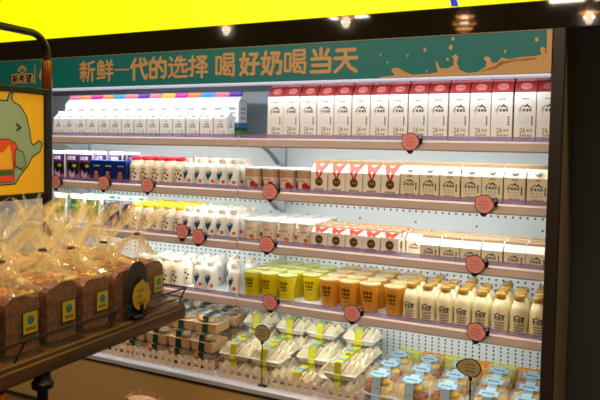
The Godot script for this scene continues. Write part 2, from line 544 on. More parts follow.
func make_lamps() -> void:
	var warm := Color(1.0, .91, .80)
	var gold := mat(Color(.75, .55, .25), .3, .8)
	# pendants over the aisle, seen only as glints in the black fascia
	var spots := [[Vector3(-.12, 2.44, 2.46), "cone"], [Vector3(-.94, 2.46, 2.41), "tier"], [Vector3(-1.81, 2.49, 2.28), "cone"], [Vector3(-2.9, 2.5, 2.3), "cone"]]
	var i := 0
	for sp in spots:
		var lab: String = ["small warm pendant lamp hanging over the aisle by the cooler end", "tiered gold pendant lamp hanging over the aisle", "small warm pendant lamp hanging over the aisle near the bread cart", "small warm pendant lamp hanging over the far end of the bread cart"][i]
		var t := thing("pendant_lamp", lab, "lamp", sp[0])
		var s := st_new()
		add_rod(s, Vector3(0, .13, 0), Vector3(0, 3.0 - sp[0].y, 0), .004, 6)
		part(t, "cord", done(s), mat(Color(.05, .05, .05), .6))
		if sp[1] == "tier":
			for k in 3:
				part(t, "shade_ring", lathe([[.085 - .02 * k, -.03 - .035 * k], [.09 - .02 * k, -.01 - .035 * k]], 20), gold)
		part(t, "shade", lathe([[.07, .02], [.062, .06], [.03, .11], [.012, .135]], 20), gold)
		part(t, "bulb", lathe([[0.0, -.06], [.02, -.05], [.03, -.02], [.024, .02], [.012, .04]], 14), glow(warm, 9.0))
		var l := OmniLight3D.new()
		l.name = "pendant_glow"
		add_child(l)
		l.position = sp[0] + Vector3(0, -.012, 0)
		l.light_color = warm
		l.light_energy = .2
		l.light_size = .03
		l.omni_range = 10
		l.omni_attenuation = 2.0
		l.shadow_enabled = true
		i += 1
	# downlight over the bread
	var ct := thing("track_spotlight", "warm black spotlight on the ceiling above the bread cart", "lamp", Vector3(-1.45, 3.0, 1.15))
	part(ct, "housing", lathe([[.05, -.20], [.05, -.06], [.02, -.05], [.02, 0.0]], 18), mat(Color(.05, .05, .05), .5))
	part(ct, "lens", lathe([[0.0, -.196], [.046, -.194], [.046, -.19]], 18), glow(Color(1, .8, .5), 6.0))
	var sl := SpotLight3D.new()
	sl.name = "track_spot_glow"
	add_child(sl)
	sl.position = Vector3(-1.45, 2.79, 1.15)
	sl.rotation_degrees = Vector3(-90, 0, 0)
	sl.light_color = Color(1.0, .88, .66)
	sl.light_energy = 2.4
	sl.light_size = .045
	sl.spot_angle = 32
	sl.spot_range = 12
	sl.spot_attenuation = 2.0
	sl.shadow_enabled = true
	# unseen ceiling panels, added as warm fill for the shop
	var places := [Vector3(-.3, 2.985, 1.5), Vector3(-1.7, 2.985, 1.5), Vector3(-.3, 2.985, 4.2), Vector3(-2.6, 2.985, 4.2), Vector3(1.7, 2.985, 1.0)]
	var proto := Node3D.new()
	part(proto, "frame", box(Vector3(.5, .03, .5), .004), mat(Color(.6, .55, .48), .5))
	part(proto, "diffuser", box(Vector3(.44, .01, .44), .002, Vector3(0, -.018, 0)), glow(warm, 1.5))
	var named := []
	var notes := ["near the cooler end post", "between the cooler and the bread cart", "behind the aisle", "behind the bread cart", "beyond the dark end panel of the cooler"]
	for k in places.size(): named.append([places[k], 0, 0, notes[k]])
	place_all(proto, "fill_ceiling_light", named, "added square warm ceiling light", "light", "added fill lights above the aisle", 0.0, "", false)
	for p in places:
		strip_light("fill_panel_glow", p + Vector3(0, -.03, 0), Vector3.DOWN, Vector2(.44, .44), warm, 2.0 if p.x < 1.0 else 3.5)  # stronger for the panel added to brighten the dark cooler end

func make_lightbox() -> void:
	var t := thing("lightbox_sign", "bright yellow backlit sign box mounted above the cooler", "sign", Vector3(-1.5, 2.036, 0))
	part(t, "housing", box(Vector3(4.6, .6, .16), .004, Vector3(0, .3, -.085)), mat(Color(.1, .1, .1), .5))
	part(t, "yellow_face", box(Vector3(4.6, .6, .006), .001, Vector3(0, .3, -.001)), glow(Color(.97, .955, .01), .86))
	var pts := PackedVector2Array([Vector2(.970, .13), Vector2(1.0, .13), Vector2(1.015, .03), Vector2(1.025, -.0), Vector2(1.0, -.0), Vector2(.995, .02)])
	part(t, "blue_stroke", prism(pts, .001), glow(Color(.02, .2, .75), .6), Vector3(0, .002, .0035))
	strip_light("lightbox_glow", Vector3(-1.5, 2.34, .02), Vector3(0, 0, 1), Vector2(4.4, .55), Color(1, .93, .25), 1.6)

# ------------------------------------------------------------------ the cooler
func make_cooler() -> void:
	var t := thing("display_cooler", "long open-front dairy cooler with dark frame and teal header", "refrigerator", Vector3.ZERO)
	var black := mat(Color(.045, .038, .03), .35)
	var x0 := -3.9
	var x1 := -.124
	var cx := (x0 + x1) / 2
	var wx := x1 - x0
	# dark end post and side
	part(t, "end_post", box(Vector3(.041, 1.95, .045), .003, Vector3(-.1445, .97, -.0225)), mat(Color(.15, .115, .08), .4))
	var s := st_new()
	var side := PackedVector2Array([Vector2(.03, 0), Vector2(1.0, 0), Vector2(1.0, 2.02), Vector2(.03, 1.945)])
	var sm := prism(side, .011)
	var sp := part(t, "end_panel", sm, mat(Color(.52, .44, .31), .5), Vector3(-.124, 0, 0))
	sp.rotation.y = PI / 2
	part(t, "end_panel", box(Vector3(.012, 1.95, .5), .001, Vector3(x0 + .006, .97, -.25)), black)
	# white perforated back: real slots are a few millimetres wide, drawn as print on the sheet
	var img := sheet(1024, 1024, Color(.91, .93, .93))
	var px := 1024.0 / 1.25
	var hole := Color(.24, .25, .28)
	for c in 43:
		var hx := (c + .5) * 1024.0 / 43.0
		for y in [1.258, .99, .968, .946, 1.21]:
			if y == 1.21 and c % 9 != 4: continue
			img.fill_rect(Rect2i(int(hx - 3), int((1.8 - y) * px - 3), 6, 7), hole)
		var yy := .735
		while yy > .56:
			img.fill_rect(Rect2i(int(hx - 3), int((1.8 - yy) * px - 4), 5, 7), hole)
			yy -= .0165
	var back := tmat(img, .45)
	for k in 3:
		s = st_new()
		var xa := -1.39 + (1.253 if k == 0 else (0.0 if k == 1 else -1.253))
		quad(s, Vector3(xa - 1.253, 1.8, 0), Vector3(xa, 1.8, 0), Vector3(xa, .55, 0), Vector3(xa - 1.253, .55, 0), Vector3(0, 0, 1))
		part(t, "back_panel", done(s), back, Vector3(0, 0, -.47))
	part(t, "rear_wall", box(Vector3(wx, 1.9, .03), .002, Vector3(cx, .97, -.49)), mat(Color(.55, .57, .6), .5))
	for xx in [-1.39, -2.643]:
		part(t, "upright", box(Vector3(.03, 1.2, .016), .002, Vector3(xx, 1.17, -.462)), mat(Color(.72, .74, .77), .4))
	# canopy
	part(t, "canopy", box(Vector3(wx - .02, .03, .47), .003, Vector3(cx, 1.925, -.255)), mat(Color(.7, .71, .74), .5))
	part(t, "canopy_slope", box(Vector3(wx - .02, .012, .28), .002, Vector3(cx, 1.86, -.34)), mat(Color(.72, .73, .77), .5))
	# black fascia above the header, polished
	part(t, "fascia", box(Vector3(4.6, .094, .03), .002, Vector3(-1.5, 1.9885, -.016)), mat(Color(.13, .11, .06), .035, 0.0, .7))
	# teal header
	var hb := part(t, "header_banner", box(Vector3(wx - .041, .146, .028), .002, Vector3((x0 - .165) / 2, 1.868, -.014)), mat(Color(.05, .47, .47), .45))
	part(t, "glowing_header_rail", box(Vector3(wx - .041, .013, .016), .005, Vector3((x0 - .165) / 2, 1.7885, -.004)), glow(Color(.80, .82, .92), .45))  # white rail under the header, its faint glow added to brighten it
	var ink := mat(Color(.82, .64, .40), .5)
	part(hb, "header_edge", box(Vector3(wx - .041, .003, .002), 0, Vector3((x0 - .165) / 2, 1.9395, .001)), mat(Color(.6, .55, .4), .5))
	part(hb, "gold_border", box(Vector3(.016, .142, .0015), 0, Vector3(-.174, 1.868, .0007)), ink)
	var words := [["xin", -2.244, .155], ["xian", -2.083, .146], ["yi", -1.930, .105], ["dai", -1.820, .092], ["de", -1.722, .096], ["xuan", -1.617, .1], ["ze", -1.512, .0], ["he", -1.478, .1], ["hao", -1.357, .1], ["nai", -1.258, .1], ["he", -1.157, .1], ["dang", -1.047, .1], ["tian", -.942, .1]]
	var xs := [[-2.246, -2.148], [-2.138, -2.040], [-2.034, -1.946], [-1.940, -1.842], [-1.832, -1.738], [-1.728, -1.628], [-1.622, -1.522], [-1.482, -1.388], [-1.364, -1.272], [-1.262, -1.170], [-1.158, -1.062], [-1.046, -.952], [-.944, -.848]]
	for k in words.size():
		var w: float = xs[k][1] - xs[k][0]
		var thin: float = 8.0 if words[k][0] == "yi" else (15.0 if words[k][0] in ["dang", "tian", "dai", "de", "hao", "nai"] else 11.5)
		part(hb, "gold_character", strokes(GLYPH[words[k][0]], thin, Vector2(w, .096)), ink, Vector3(xs[k][0], 1.822, .0012))
	# dairy emblems at the far end: crown of petals over three outlined characters, a bar and a drop
	var pale := mat(Color(.80, .62, .38), .5)
	var deep := mat(Color(.10, .05, .05), .5)
	s = st_new()
	for a in [-70, -47, -24, 0, 24, 47, 70]:
		var r := deg_to_rad(a)
		var tip := Vector2(sin(r), cos(r)) * .036
		var n := Vector2(cos(r), -sin(r)) * .0068
		add_prism(s, PackedVector2Array([tip * .35, tip * .8 + n, tip, tip * .8 - n]), 0.0)
	add_prism(s, ring_points(.014, .004, 12, Vector2(0, -.002)), 0.0)
	part(hb, "petal_emblem", done(s), pale, Vector3(-2.628, 1.880, .0012))
	s = st_new()
	add_prism(s, PackedVector2Array([Vector2(-.076, -.019), Vector2(-.07, -.024), Vector2(.07, -.024), Vector2(.076, -.019), Vector2(.076, .019), Vector2(.07, .024), Vector2(-.07, .024), Vector2(-.076, .019)]), 0.0)
	part(hb, "emblem_plate", done(s), pale, Vector3(-2.628, 1.849, .001))
	for k in 3:
		part(hb, "dark_character", strokes(GLYPH[["xin", "xi", "wang"][k]], 10.0, Vector2(.042, .038)), deep, Vector3(-2.628 - .069 + k * .047, 1.830, .0018))
	part(hb, "divider_bar", box(Vector3(.006, .094, .001), 0, Vector3(-2.541, 1.866, .0006)), pale)
	s = st_new()
	var drop := PackedVector2Array()
	for k in 24:
		var a := TAU * k / 24
		var rr := .034
		drop.append(Vector2(sin(a) * rr * (.35 + .65 * clampf(1 - cos(a) * .5, 0, 1)), cos(a) * rr * (1.35 if cos(a) > 0 else 1.0)))
	add_prism(s, drop, 0.0)
	part(hb, "drop_emblem", done(s), pale, Vector3(-2.478, 1.86, .001))
	part(hb, "dark_character", strokes(GLYPH["xian"], 12.0, Vector2(.034, .03)), deep, Vector3(-2.496, 1.836, .0018))
	# milk splash
	var sp_pts := [[-0.758, 1.7965], [-0.758, 1.800], [-0.700, 1.804], [-0.715, 1.823], [-0.710, 1.831], [-0.690, 1.832], [-0.661, 1.815], [-0.633, 1.804], [-0.600, 1.806], [-0.572, 1.806], [-0.543, 1.811], [-0.551, 1.846], [-0.547, 1.851], [-0.535, 1.824], [-0.508, 1.823], [-0.488, 1.833], [-0.486, 1.852], [-0.494, 1.864], [-0.481, 1.872], [-0.471, 1.861], [-0.476, 1.843], [-0.466, 1.817], [-0.435, 1.804], [-0.404, 1.807], [-0.377, 1.824], [-0.374, 1.839], [-0.384, 1.852], [-0.376, 1.861], [-0.362, 1.853], [-0.357, 1.836], [-0.338, 1.837], [-0.325, 1.853], [-0.301, 1.847], [-0.262, 1.852], [-0.215, 1.854], [-0.198, 1.857], [-0.202, 1.875], [-0.197, 1.884], [-0.185, 1.877], [-0.187, 1.863], [-0.178, 1.857], [-.178, 1.7965]]
	var pp := PackedVector2Array()
	for q in sp_pts: pp.append(Vector2(q[0], q[1]))
	part(hb, "milk_splash", prism(pp, 0.0), ink, Vector3(0, 0, .001))
	s = st_new()
	add_prism(s, PackedVector2Array([Vector2(-.40, 1.808), Vector2(-.345, 1.825), Vector2(-.325, 1.842), Vector2(-.28, 1.838), Vector2(-.315, 1.832), Vector2(-.345, 1.815)]), 0.0)
	add_prism(s, PackedVector2Array([Vector2(-.33, 1.836), Vector2(-.29, 1.845), Vector2(-.22, 1.848), Vector2(-.205, 1.843), Vector2(-.25, 1.839), Vector2(-.29, 1.841)]), 0.0)
	part(hb, "splash_fold", done(s), mat(Color(.66, .42, .2), .5), Vector3(0, 0, .0016))
	for q in [[-0.730, 1.853, 0.0037], [-0.757, 1.883, 0.0037], [-0.654, 1.874, 0.0045], [-0.591, 1.893, 0.0065], [-0.583, 1.815, 0.0037], [-0.492, 1.926, 0.0063], [-0.499, 1.896, 0.0085], [-0.509, 1.855, 0.0055], [-0.314, 1.873, 0.0050], [-0.214, 1.908, 0.0068]]:
		part(hb, "milk_drop", prism(ring_points(q[2] * .8, q[2] * 1.15, 12), 0.0), ink, Vector3(q[0], q[1], .001))
	# tray, rim, base
	part(t, "tray_floor", box(Vector3(wx - .02, .02, .50), .002, Vector3(cx, .53, -.22)), mat(Color(.75, .75, .76), .5))
	part(t, "tray_rim", box(Vector3(wx, .028, .035), .006, Vector3(cx, .528, .0205)), mat(Color(.78, .78, .82), .35, .2))
	part(t, "rim_groove", box(Vector3(wx, .008, .03), 0, Vector3(cx, .510, .015)), mat(Color(.2, .17, .15), .5))
	var base_m := mat(Color(.78, .62, .38), .55)
	part(t, "base_panel", box(Vector3(wx, .25, .5), .003, Vector3(cx, .381, -.225)), base_m)
	part(t, "kick_plate", box(Vector3(wx, .245, .46), .003, Vector3(cx, .1275, -.235)), base_m)
	part(t, "bumper_strip", box(Vector3(wx, .014, .012), .004, Vector3(cx, .25, .03)), mat(Color(.15, .12, .1), .5))
	# lamps behind the header
	var cool := Color(.92, .96, 1.0)
	for k in 2:
		var xa := -.137 - 1.253 * (k + .5) - .0
		part(t, "header_lamp", box(Vector3(1.16, .010, .014), .003, Vector3(xa, 1.799, -.037)), glow(cool, 1.2))
		strip_light("header_lamp_glow", Vector3(xa, 1.792, -.020), Vector3(0, -1, -1.0), Vector2(1.14, .012), cool, HEAD_E[k])

const HEAD_E := [.17, .20]
const SHELF_E := .33
const SHELF_Y := [1.567, 1.349, 1.129, .886]

func make_shelves() -> void:
	var deck := mat(Color(.86, .87, .89), .4)
	var lip := mat(Color(.84, .75, .71), .45)
	var guard := clear(Color(.62, .52, .72), .5, .1)
	var steel := mat(Color(.8, .82, .85), .35, .2)
	var cool := Color(.98, 1.0, .98)
	var level := ["top", "second", "third", "fourth"]
	for i in 4:
		for k in 2:
			var xa := -.139 - 1.253 * k
			var w := 1.249
			var y: float = SHELF_Y[i]
			var c := xa - w / 2
			var t := thing("cooler_shelf", "%s white shelf with beige lip, %s" % [level[i], "bay beside the dark end post" if k == 0 else "bay behind the bread cart"], "shelf", Vector3(c, y, 0))
			part(t, "deck", box(Vector3(w, .010, .415), .001, Vector3(0, -.005, -.2525)), deck)
			part(t, "lip", box(Vector3(w, .037, .016), .005, Vector3(0, -.0195, -.038)), lip)
			part(t, "clear_guard", box(Vector3(w, .017, .002), 0, Vector3(0, .0085, -.041)), guard)
			for sg in [-1, 1]:
				var pl := prism(PackedVector2Array([Vector2(.06, -.011), Vector2(.445, -.011), Vector2(.445, -.125), Vector2(.40, -.115), Vector2(.33, -.07), Vector2(.24, -.030), Vector2(.06, -.018)]), .003)
				var br := part(t, "bracket", pl, steel, Vector3(sg * (w / 2 - .012), 0, 0))
				br.rotation.y = PI / 2
			part(t, "lamp_tube", box(Vector3(w - .12, .008, .014), .002, Vector3(0, -.0155, -.068)), glow(cool, 1.0))
			strip_light("shelf_lamp_glow", Vector3(c, y - .0205, -.07), Vector3(0, -1, -.95), Vector2(w - .14, .012), cool, SHELF_E)

func grid(xs: Array, y: float, zf: float, d: float, rows: int, pitch: float, from_end := false, skip := []) -> Array:
	var o := []
	for r in range(rows - 1, -1, -1):
		for i in xs.size():
			if [i, r] in skip: continue
			o.append([Vector3(xs[i], y, zf - d / 2 - r * pitch), xs.size() - 1 - i if from_end else i, r])
	return o

func steps(a: float, d: float, n: int) -> Array:
	var o := []
	for k in n: o.append(a + d * k)
	return o

var CREAM := Color(.93, .90, .84)
var INK := Color(.12, .11, .11)
var GOLD := Color(.62, .47, .16)

# a true-aspect print sheet for a carton: two faces of 128 side by side
func face_sheet(w: float, h: float, c: Color) -> Image:
	return sheet(256, int(128 * h / w), c)

func fill_top_shelf() -> void:
	var y: float = SHELF_Y[0]
	# tall cartons with red roof
	var im := face_sheet(.0715, .172, Color(.93, .92, .90))
	for e in [0, 128]:
		marks(im, e + 44, 36, 9, 4, 1.6, Color(.55, .4, .25))
		mountain(im, e + 68, 74, 66, INK, GOLD)
		if e == 0:
			for k in 4:
				for j in 4:
					seg(im, 24 + k * 17, 152 + j * 13, 35 + k * 17, 152 + j * 13, 1.8, Color(.62, .6, .57))
			for k in 4: mark(im, 102, 148 + k * 15, 11, 2.4, INK)
			number24(im, 34, 222, 30, 4.5, GOLD)
			marks(im, 76, 228, 16, 2, 2.4, GOLD)
			marks(im, 34, 260, 13, 5, 2.4, GOLD)
			seg(im, 36, 290, 96, 290, 2.2, Color(.6, .55, .5))
	var roof := sheet(64, 64, Color(.42, .06, .05))
	dot(roof, 32, 30, 17, 19, Color(.55, .33, .30))
	marks(roof, 20, 26, 7, 3, 1.6, Color(.5, .1, .08))
	var red := mat(Color(.42, .06, .05), .5)
	var p := carton(.0715, .0715, .172, .042, .016, tmat(im, .45), tmat(roof, .45), red)
	place_all(p, "tall_milk_carton", grid(steps(-1.228, .0752, 15), y, -.056, .0715, 1, .075, true), "red-roofed white milk carton on the top shelf", "carton", "red-roofed milk cartons on the top shelf", .01, "the dark end post", false)
	# small white cartons
	im = face_sheet(.0655, .084, Color(.95, .95, .95))
	for e in [0, 128]:
		mountain(im, e + 66, 40, 56, Color(.30, .31, .33), Color(.5, .48, .42))
		marks(im, e + 46, 20, 9, 4, 1.6, Color(.6, .6, .6))
		for k in 3: seg(im, e + 28, 106 + k * 12, e + 88, 106 + k * 12, 2.4, Color(.66, .66, .64))
		mark(im, e + 98, 104, 13, 2.4, INK)
		mark(im, e + 98, 122, 13, 2.4, INK)
	var white := mat(Color(.95, .95, .95), .45)
	p = carton(.0655, .0655, .084, .027, .012, tmat(im, .45), white, white, mat(Color(.95, .95, .96), .35))
	place_all(p, "small_milk_carton", grid(steps(-2.445, .0732, 14), y, -.056, .0655, 1, .07, true), "small capped white carton on the top shelf", "carton", "small white cartons on the top shelf", .01, "the red-roofed cartons", false)
	# tall cartons behind with coloured tops
	im = face_sheet(.0715, .157, Color(.95, .95, .94))
	for e in [0, 128]:
		im.fill_rect(Rect2i(e, 158, 128, 110), Color(.25, .5, .72))
		for k in 9:
			dot(im, e + 8 + k * 15, 210 + (k * 37) % 14, 14, 20, Color(.10, .28, .28))
		im.fill_rect(Rect2i(e, 222, 128, 46), Color(.36, .62, .10))
		dot(im, e + 60, 254, 50, 12, Color(.22, .48, .08))
		marks(im, e + 34, 40, 18, 3, 3, INK)
		marks(im, e + 30, 74, 14, 4, 2.4, Color(.3, .35, .45))
		marks(im, e + 34, 112, 20, 3, 3, Color(.15, .25, .5))
	var body := tmat(im, .45)
	var tops := {"pink": Color(.93, .50, .55), "orange": Color(.95, .55, .30), "magenta": Color(.85, .12, .60), "blue": Color(.25, .60, .85), "yellow": Color(.95, .75, .20), "purple": Color(.42, .16, .68)}
	var order := ["pink", "orange", "magenta", "orange", "blue", "pink", "purple", "pink", "yellow", "magenta", "orange", "blue", "pink", "purple"]
	var seen := {}
	for k in 14:
		var cname: String = order[k]
		if not seen.has(cname):
			var tone := mat(tops[cname], .45)
			var rf := sheet(32, 32, Color(.95, .95, .94))
			rf.fill_rect(Rect2i(0, 0, 32, 9), tops[cname])
			seen[cname] = carton(.0715, .0715, .157, .038, .013, body, tmat(rf, .45), tone)
		else:
			seen[cname] = seen[cname].duplicate()
		var o: Node3D = seen[cname]
		o.name = numbered("striped_milk_carton")
		add_child(o)
		o.position = Vector3(-2.446 + k * .0739, y, -.172)
		tag(o, "tall white carton with %s top edge, %s from the red-roofed cartons" % [cname, NTH[13 - k]], "carton", "colour-topped cartons behind the small ones")

func bottle_art(kind: String) -> Image:
	# 256 round, 128 high, front at u = 0.5
	var base := Color(.93, .89, .80)
	if kind == "white" or kind == "heart": base = Color(.95, .94, .92)
	var im := sheet(256, 128, base)
	if kind == "heart":
		for e in [128, 0, 255]:
			poly(im, PackedVector2Array([Vector2(e - 30, 58), Vector2(e - 16, 52), Vector2(e - 4, 58), Vector2(e + 10, 50), Vector2(e + 20, 58), Vector2(e + 10, 74), Vector2(e + 2, 82), Vector2(e - 2, 98), Vector2(e - 12, 82), Vector2(e - 24, 72)]), Color(.02, .30, .48))
			dot(im, e + 26, 96, 12, 9, Color(.80, .36, .24))
			marks(im, e - 16, 44, 8, 4, 1.5, Color(.45, .35, .3))
			seg(im, e - 20, 108, e + 8, 108, 2, Color(.5, .45, .4))
	elif kind == "figures":
		for e in [128, 0, 255]:
			for q in [[-18, 70], [4, 66], [20, 76], [-10, 88], [12, 94], [-22, 100]]:
				dot(im, e + q[0], q[1], 7, 6, Color(.16, .09, .10) if (q[0] + q[1]) % 3 else Color(.45, .14, .16))
			marks(im, e - 20, 46, 9, 4, 1.8, Color(.5, .4, .3))
	elif kind == "dark_label":
		im.fill(Color(.92, .86, .69))
		for e in [128]:
			seg_points(im, [[-26, 8], [-8, 0], [4, 6], [26, 8]], e, 56, 1, 1, 4, INK)
			marks(im, e - 26, 66, 15, 3, 3, INK)
			for k in 3: marks(im, e - 22, 86 + k * 10, 7, 6, 1.5, Color(.35, .28, .2))
			seg(im, e - 20, 118, e + 20, 118, 2.5, Color(.3, .25, .2))
	return im

func badge_body(h: float) -> Image:
	var im := face_sheet(.071, h, Color(.93, .89, .82))
	var hh := float(im.get_height())
	for e in [0, 128]:
		dot(im, e + 64, hh * .44, 32, 32, Color(.20, .11, .04))
		dot(im, e + 64, hh * .44, 27, 27, Color(.46, .31, .09))
		dot(im, e + 64, hh * .44, 20, 20, Color(.2, .12, .05))
		var cy := hh * .44
		if hh > 125:
			poly(im, PackedVector2Array([Vector2(e + 34, 0), Vector2(e + 52, 0), Vector2(e + 66, cy - 30), Vector2(e + 54, cy - 26)]), Color(.80, .16, .08))
			poly(im, PackedVector2Array([Vector2(e + 94, 0), Vector2(e + 76, 0), Vector2(e + 62, cy - 30), Vector2(e + 74, cy - 26)]), Color(.80, .16, .08))
		marks(im, e + 50, hh * .44 - 8, 14, 2, 3, Color(.75, .55, .2))
		marks(im, e + 26, hh * .74, 12, 6, 2.2, Color(.3, .24, .2), 1.1)
		seg(im, e + 22, hh * .9, e + 106, hh * .9, 4, Color(.2, .2, .28))
	return im

func badge_roof() -> Image:
	var im := sheet(64, 64, Color(.95, .93, .90))
	poly(im, PackedVector2Array([Vector2(4, 0), Vector2(20, 0), Vector2(32, 16), Vector2(44, 0), Vector2(60, 0), Vector2(46, 64), Vector2(36, 64), Vector2(32, 44), Vector2(28, 64), Vector2(18, 64)]), Color(.82, .16, .08))
	return im

func mountain_body(h: float) -> Image:
	var im := face_sheet(.0715, h, Color(.92, .87, .76))
	var hh := float(im.get_height())
	var tall := hh > 120
	for e in [0, 128]:
		if tall: marks(im, e + 46, 8, 11, 3, 2.2, Color(.6, .4, .2))
		mountain(im, e + 60, hh * .2, 64.0 if tall else 56.0, INK, Color(.25, .2, .15))
		if tall:
			for k in 5:
				for j in 2:
					seg(im, e + 26 + k * 15, 88 + j * 18, e + 26 + k * 15, 98 + j * 18, 2.6, Color(.4, .34, .26))
		for k in 4: mark(im, e + 104, hh * .34 + k * 13, 10, 2.6, INK)
		if tall: marks(im, e + 26, 128, 13, 5, 2.6, Color(.45, .28, .12))
	return im

func fill_second_shelf() -> void:
	var y: float = SHELF_Y[1]
	var z := -.056
	# purple pouches
	var im := sheet(128, 192, Color(.06, .04, .09))
	im.fill_rect(Rect2i(0, 0, 128, 20), Color(.9, .88, .9))
	poly(im, PackedVector2Array([Vector2(14, 26), Vector2(112, 22), Vector2(118, 70), Vector2(20, 78)]), Color(.30, .10, .45))
	marks(im, 30, 34, 22, 3, 4, Color(.9, .88, .92))
	dot(im, 96, 96, 12, 10, Color(.6, .65, .1))
	poly(im, PackedVector2Array([Vector2(40, 160), Vector2(60, 120), Vector2(78, 150), Vector2(98, 130), Vector2(90, 180), Vector2(50, 184)]), Color(.75, .6, .82))
	dot(im, 26, 150, 16, 22, Color(.5, .22, .16))
	dot(im, 108, 168, 14, 16, Color(.68, .25, .4))
	im.fill_rect(Rect2i(0, 0, 5, 192), Color(.85, .83, .86))
	im.fill_rect(Rect2i(123, 0, 5, 192), Color(.85, .83, .86))
	var p := pouch(.088, .142, .05, tmat(im, .3), mat(Color(.92, .91, .94), .35))
	var places := []
	for q in [[-2.475, -.09, 2, 0], [-2.385, -.095, 1, 0], [-2.295, -.09, 0, 0], [-2.36, -.165, 2, 1], [-2.265, -.16, 1, 1], [-2.17, -.165, 0, 1], [-2.21, -.235, 1, 2], [-2.115, -.23, 0, 2], [-2.455, -.16, 3, 1]]:
		places.append([Vector3(q[0], y, q[1]), q[2], q[3]])
	place_all(p, "milk_pouch", places, "dark purple milk pouch with white seams", "pouch", "purple pouches on the second shelf", .12, "the blue packs")
	# blue packs
	im = sheet(128, 128, Color(.02, .13, .42))
	for e in [0, 64]:
		im.fill_rect(Rect2i(e, 0, 2, 128), Color(.12, .3, .62))
		marks(im, e + 18, 22, 10, 3, 1.8, Color(.75, .82, .95))
		dot(im, e + 32, 66, 10, 12, Color(.8, .5, .35))
		dot(im, e + 32, 94, 15, 18, Color(.7, .42, .2))
		dot(im, e + 32, 56, 11, 6, Color(.1, .08, .1))
	var o := Node3D.new()
	var s := st_new()
	var wb := .0365
	quad(s, Vector3(-wb, .098, wb), Vector3(wb, .098, wb), Vector3(wb, 0, wb), Vector3(-wb, 0, wb), Vector3(0, 0, 1), Rect2(0, 0, .5, 1))
	quad(s, Vector3(wb, .098, wb), Vector3(wb, .098, -wb), Vector3(wb, 0, -wb), Vector3(wb, 0, wb), Vector3(1, 0, 0), Rect2(.5, 0, .5, 1))
	quad(s, Vector3(-wb, .098, -wb), Vector3(-wb, .098, wb), Vector3(-wb, 0, wb), Vector3(-wb, 0, -wb), Vector3(-1, 0, 0), Rect2(.5, 0, .5, 1))
	quad(s, Vector3(wb, .098, -wb), Vector3(-wb, .098, -wb), Vector3(-wb, 0, -wb), Vector3(wb, 0, -wb), Vector3(0, 0, -1), Rect2(0, 0, .5, 1))
	part(o, "body", done(s), tmat(im, .4))
	part(o, "lid_rim", box(Vector3(.0735, .007, .0735), .0015, Vector3(0, .1, 0)), mat(Color(.05, .3, .72), .35))
	place_all(o, "blue_yoghurt_pack", grid([-2.199, -2.125, -2.051], y, z, .0735, 1, .076, true), "square deep blue yoghurt pack", "pack", "blue packs on the second shelf", .0, "the pink-capped bottles")
	# pink capped bottles
	p = bottle(.029, .127, .019, .022, .016, tmat(bottle_art("figures"), .35), mat(Color(.86, .06, .22), .4), .62)
	place_all(p, "pink_cap_bottle", grid(steps(-1.976, .0628, 5), y, z, .058, 3, .064), "cream bottle with hot pink cap", "bottle", "pink-capped bottles", .2, "the blue packs")
	p = bottle(.0268, .127, .0125, .0155, .019, tmat(bottle_art("heart"), .35), mat(Color(.90, .86, .80), .4), .66)
	place_all(p, "white_drink_bottle", grid(steps(-1.670, .0585, 5), y, z, .0536, 3, .06), "white blue-heart bottle, second shelf", "bottle", "blue-heart bottles on the second shelf", .15, "the pink-capped bottles")
	# strawberry cups
	im = sheet(256, 128, Color(.90, .82, .73))
	for e in [40, 128, 216]:
		im.fill_rect(Rect2i(e - 40, 0, 84, 46), Color(.76, .60, .44))
		marks(im, e - 20, 56, 10, 3, 1.6, Color(.6, .4, .3))
		dot(im, e + 14, 92, 16, 22, Color(.66, .06, .08))
		dot(im, e + 32, 104, 12, 18, Color(.6, .04, .06))
	p = cup(.031, .0385, .096, tmat(im, .5), mat(Color(.93, .93, .92), .4))
	place_all(p, "strawberry_yoghurt_cup", grid([-1.345, -1.263, -1.181, -1.099], y, z, .083, 2, .083), "tan yoghurt cup with strawberry print", "cup", "strawberry cups on the second shelf", .1, "the blue-heart bottles")
	# badge cartons
	var tan := mat(Color(.68, .57, .43), .5)
	p = carton(.071, .071, .087, .032, .016, tmat(badge_body(.087), .45), tmat(badge_roof(), .45), tan)
	place_all(p, "badge_milk_carton", grid(steps(-1.022, .0737, 5), y, z, .071, 2, .076), "round-badge cream carton, second shelf", "carton", "badge cartons on the second shelf", .01, "the strawberry cups")
	p = carton(.0715, .0715, .092, .031, .015, tmat(mountain_body(.092), .45), mat(Color(.95, .93, .89), .45), tan, mat(Color(.86, .86, .87), .35))
	place_all(p, "capped_milk_carton", grid(steps(-.651, .0753, 7), y, z, .0715, 2, .076, true), "capped mountain-print carton", "carton", "capped cartons on the second shelf", .01, "the dark end post")

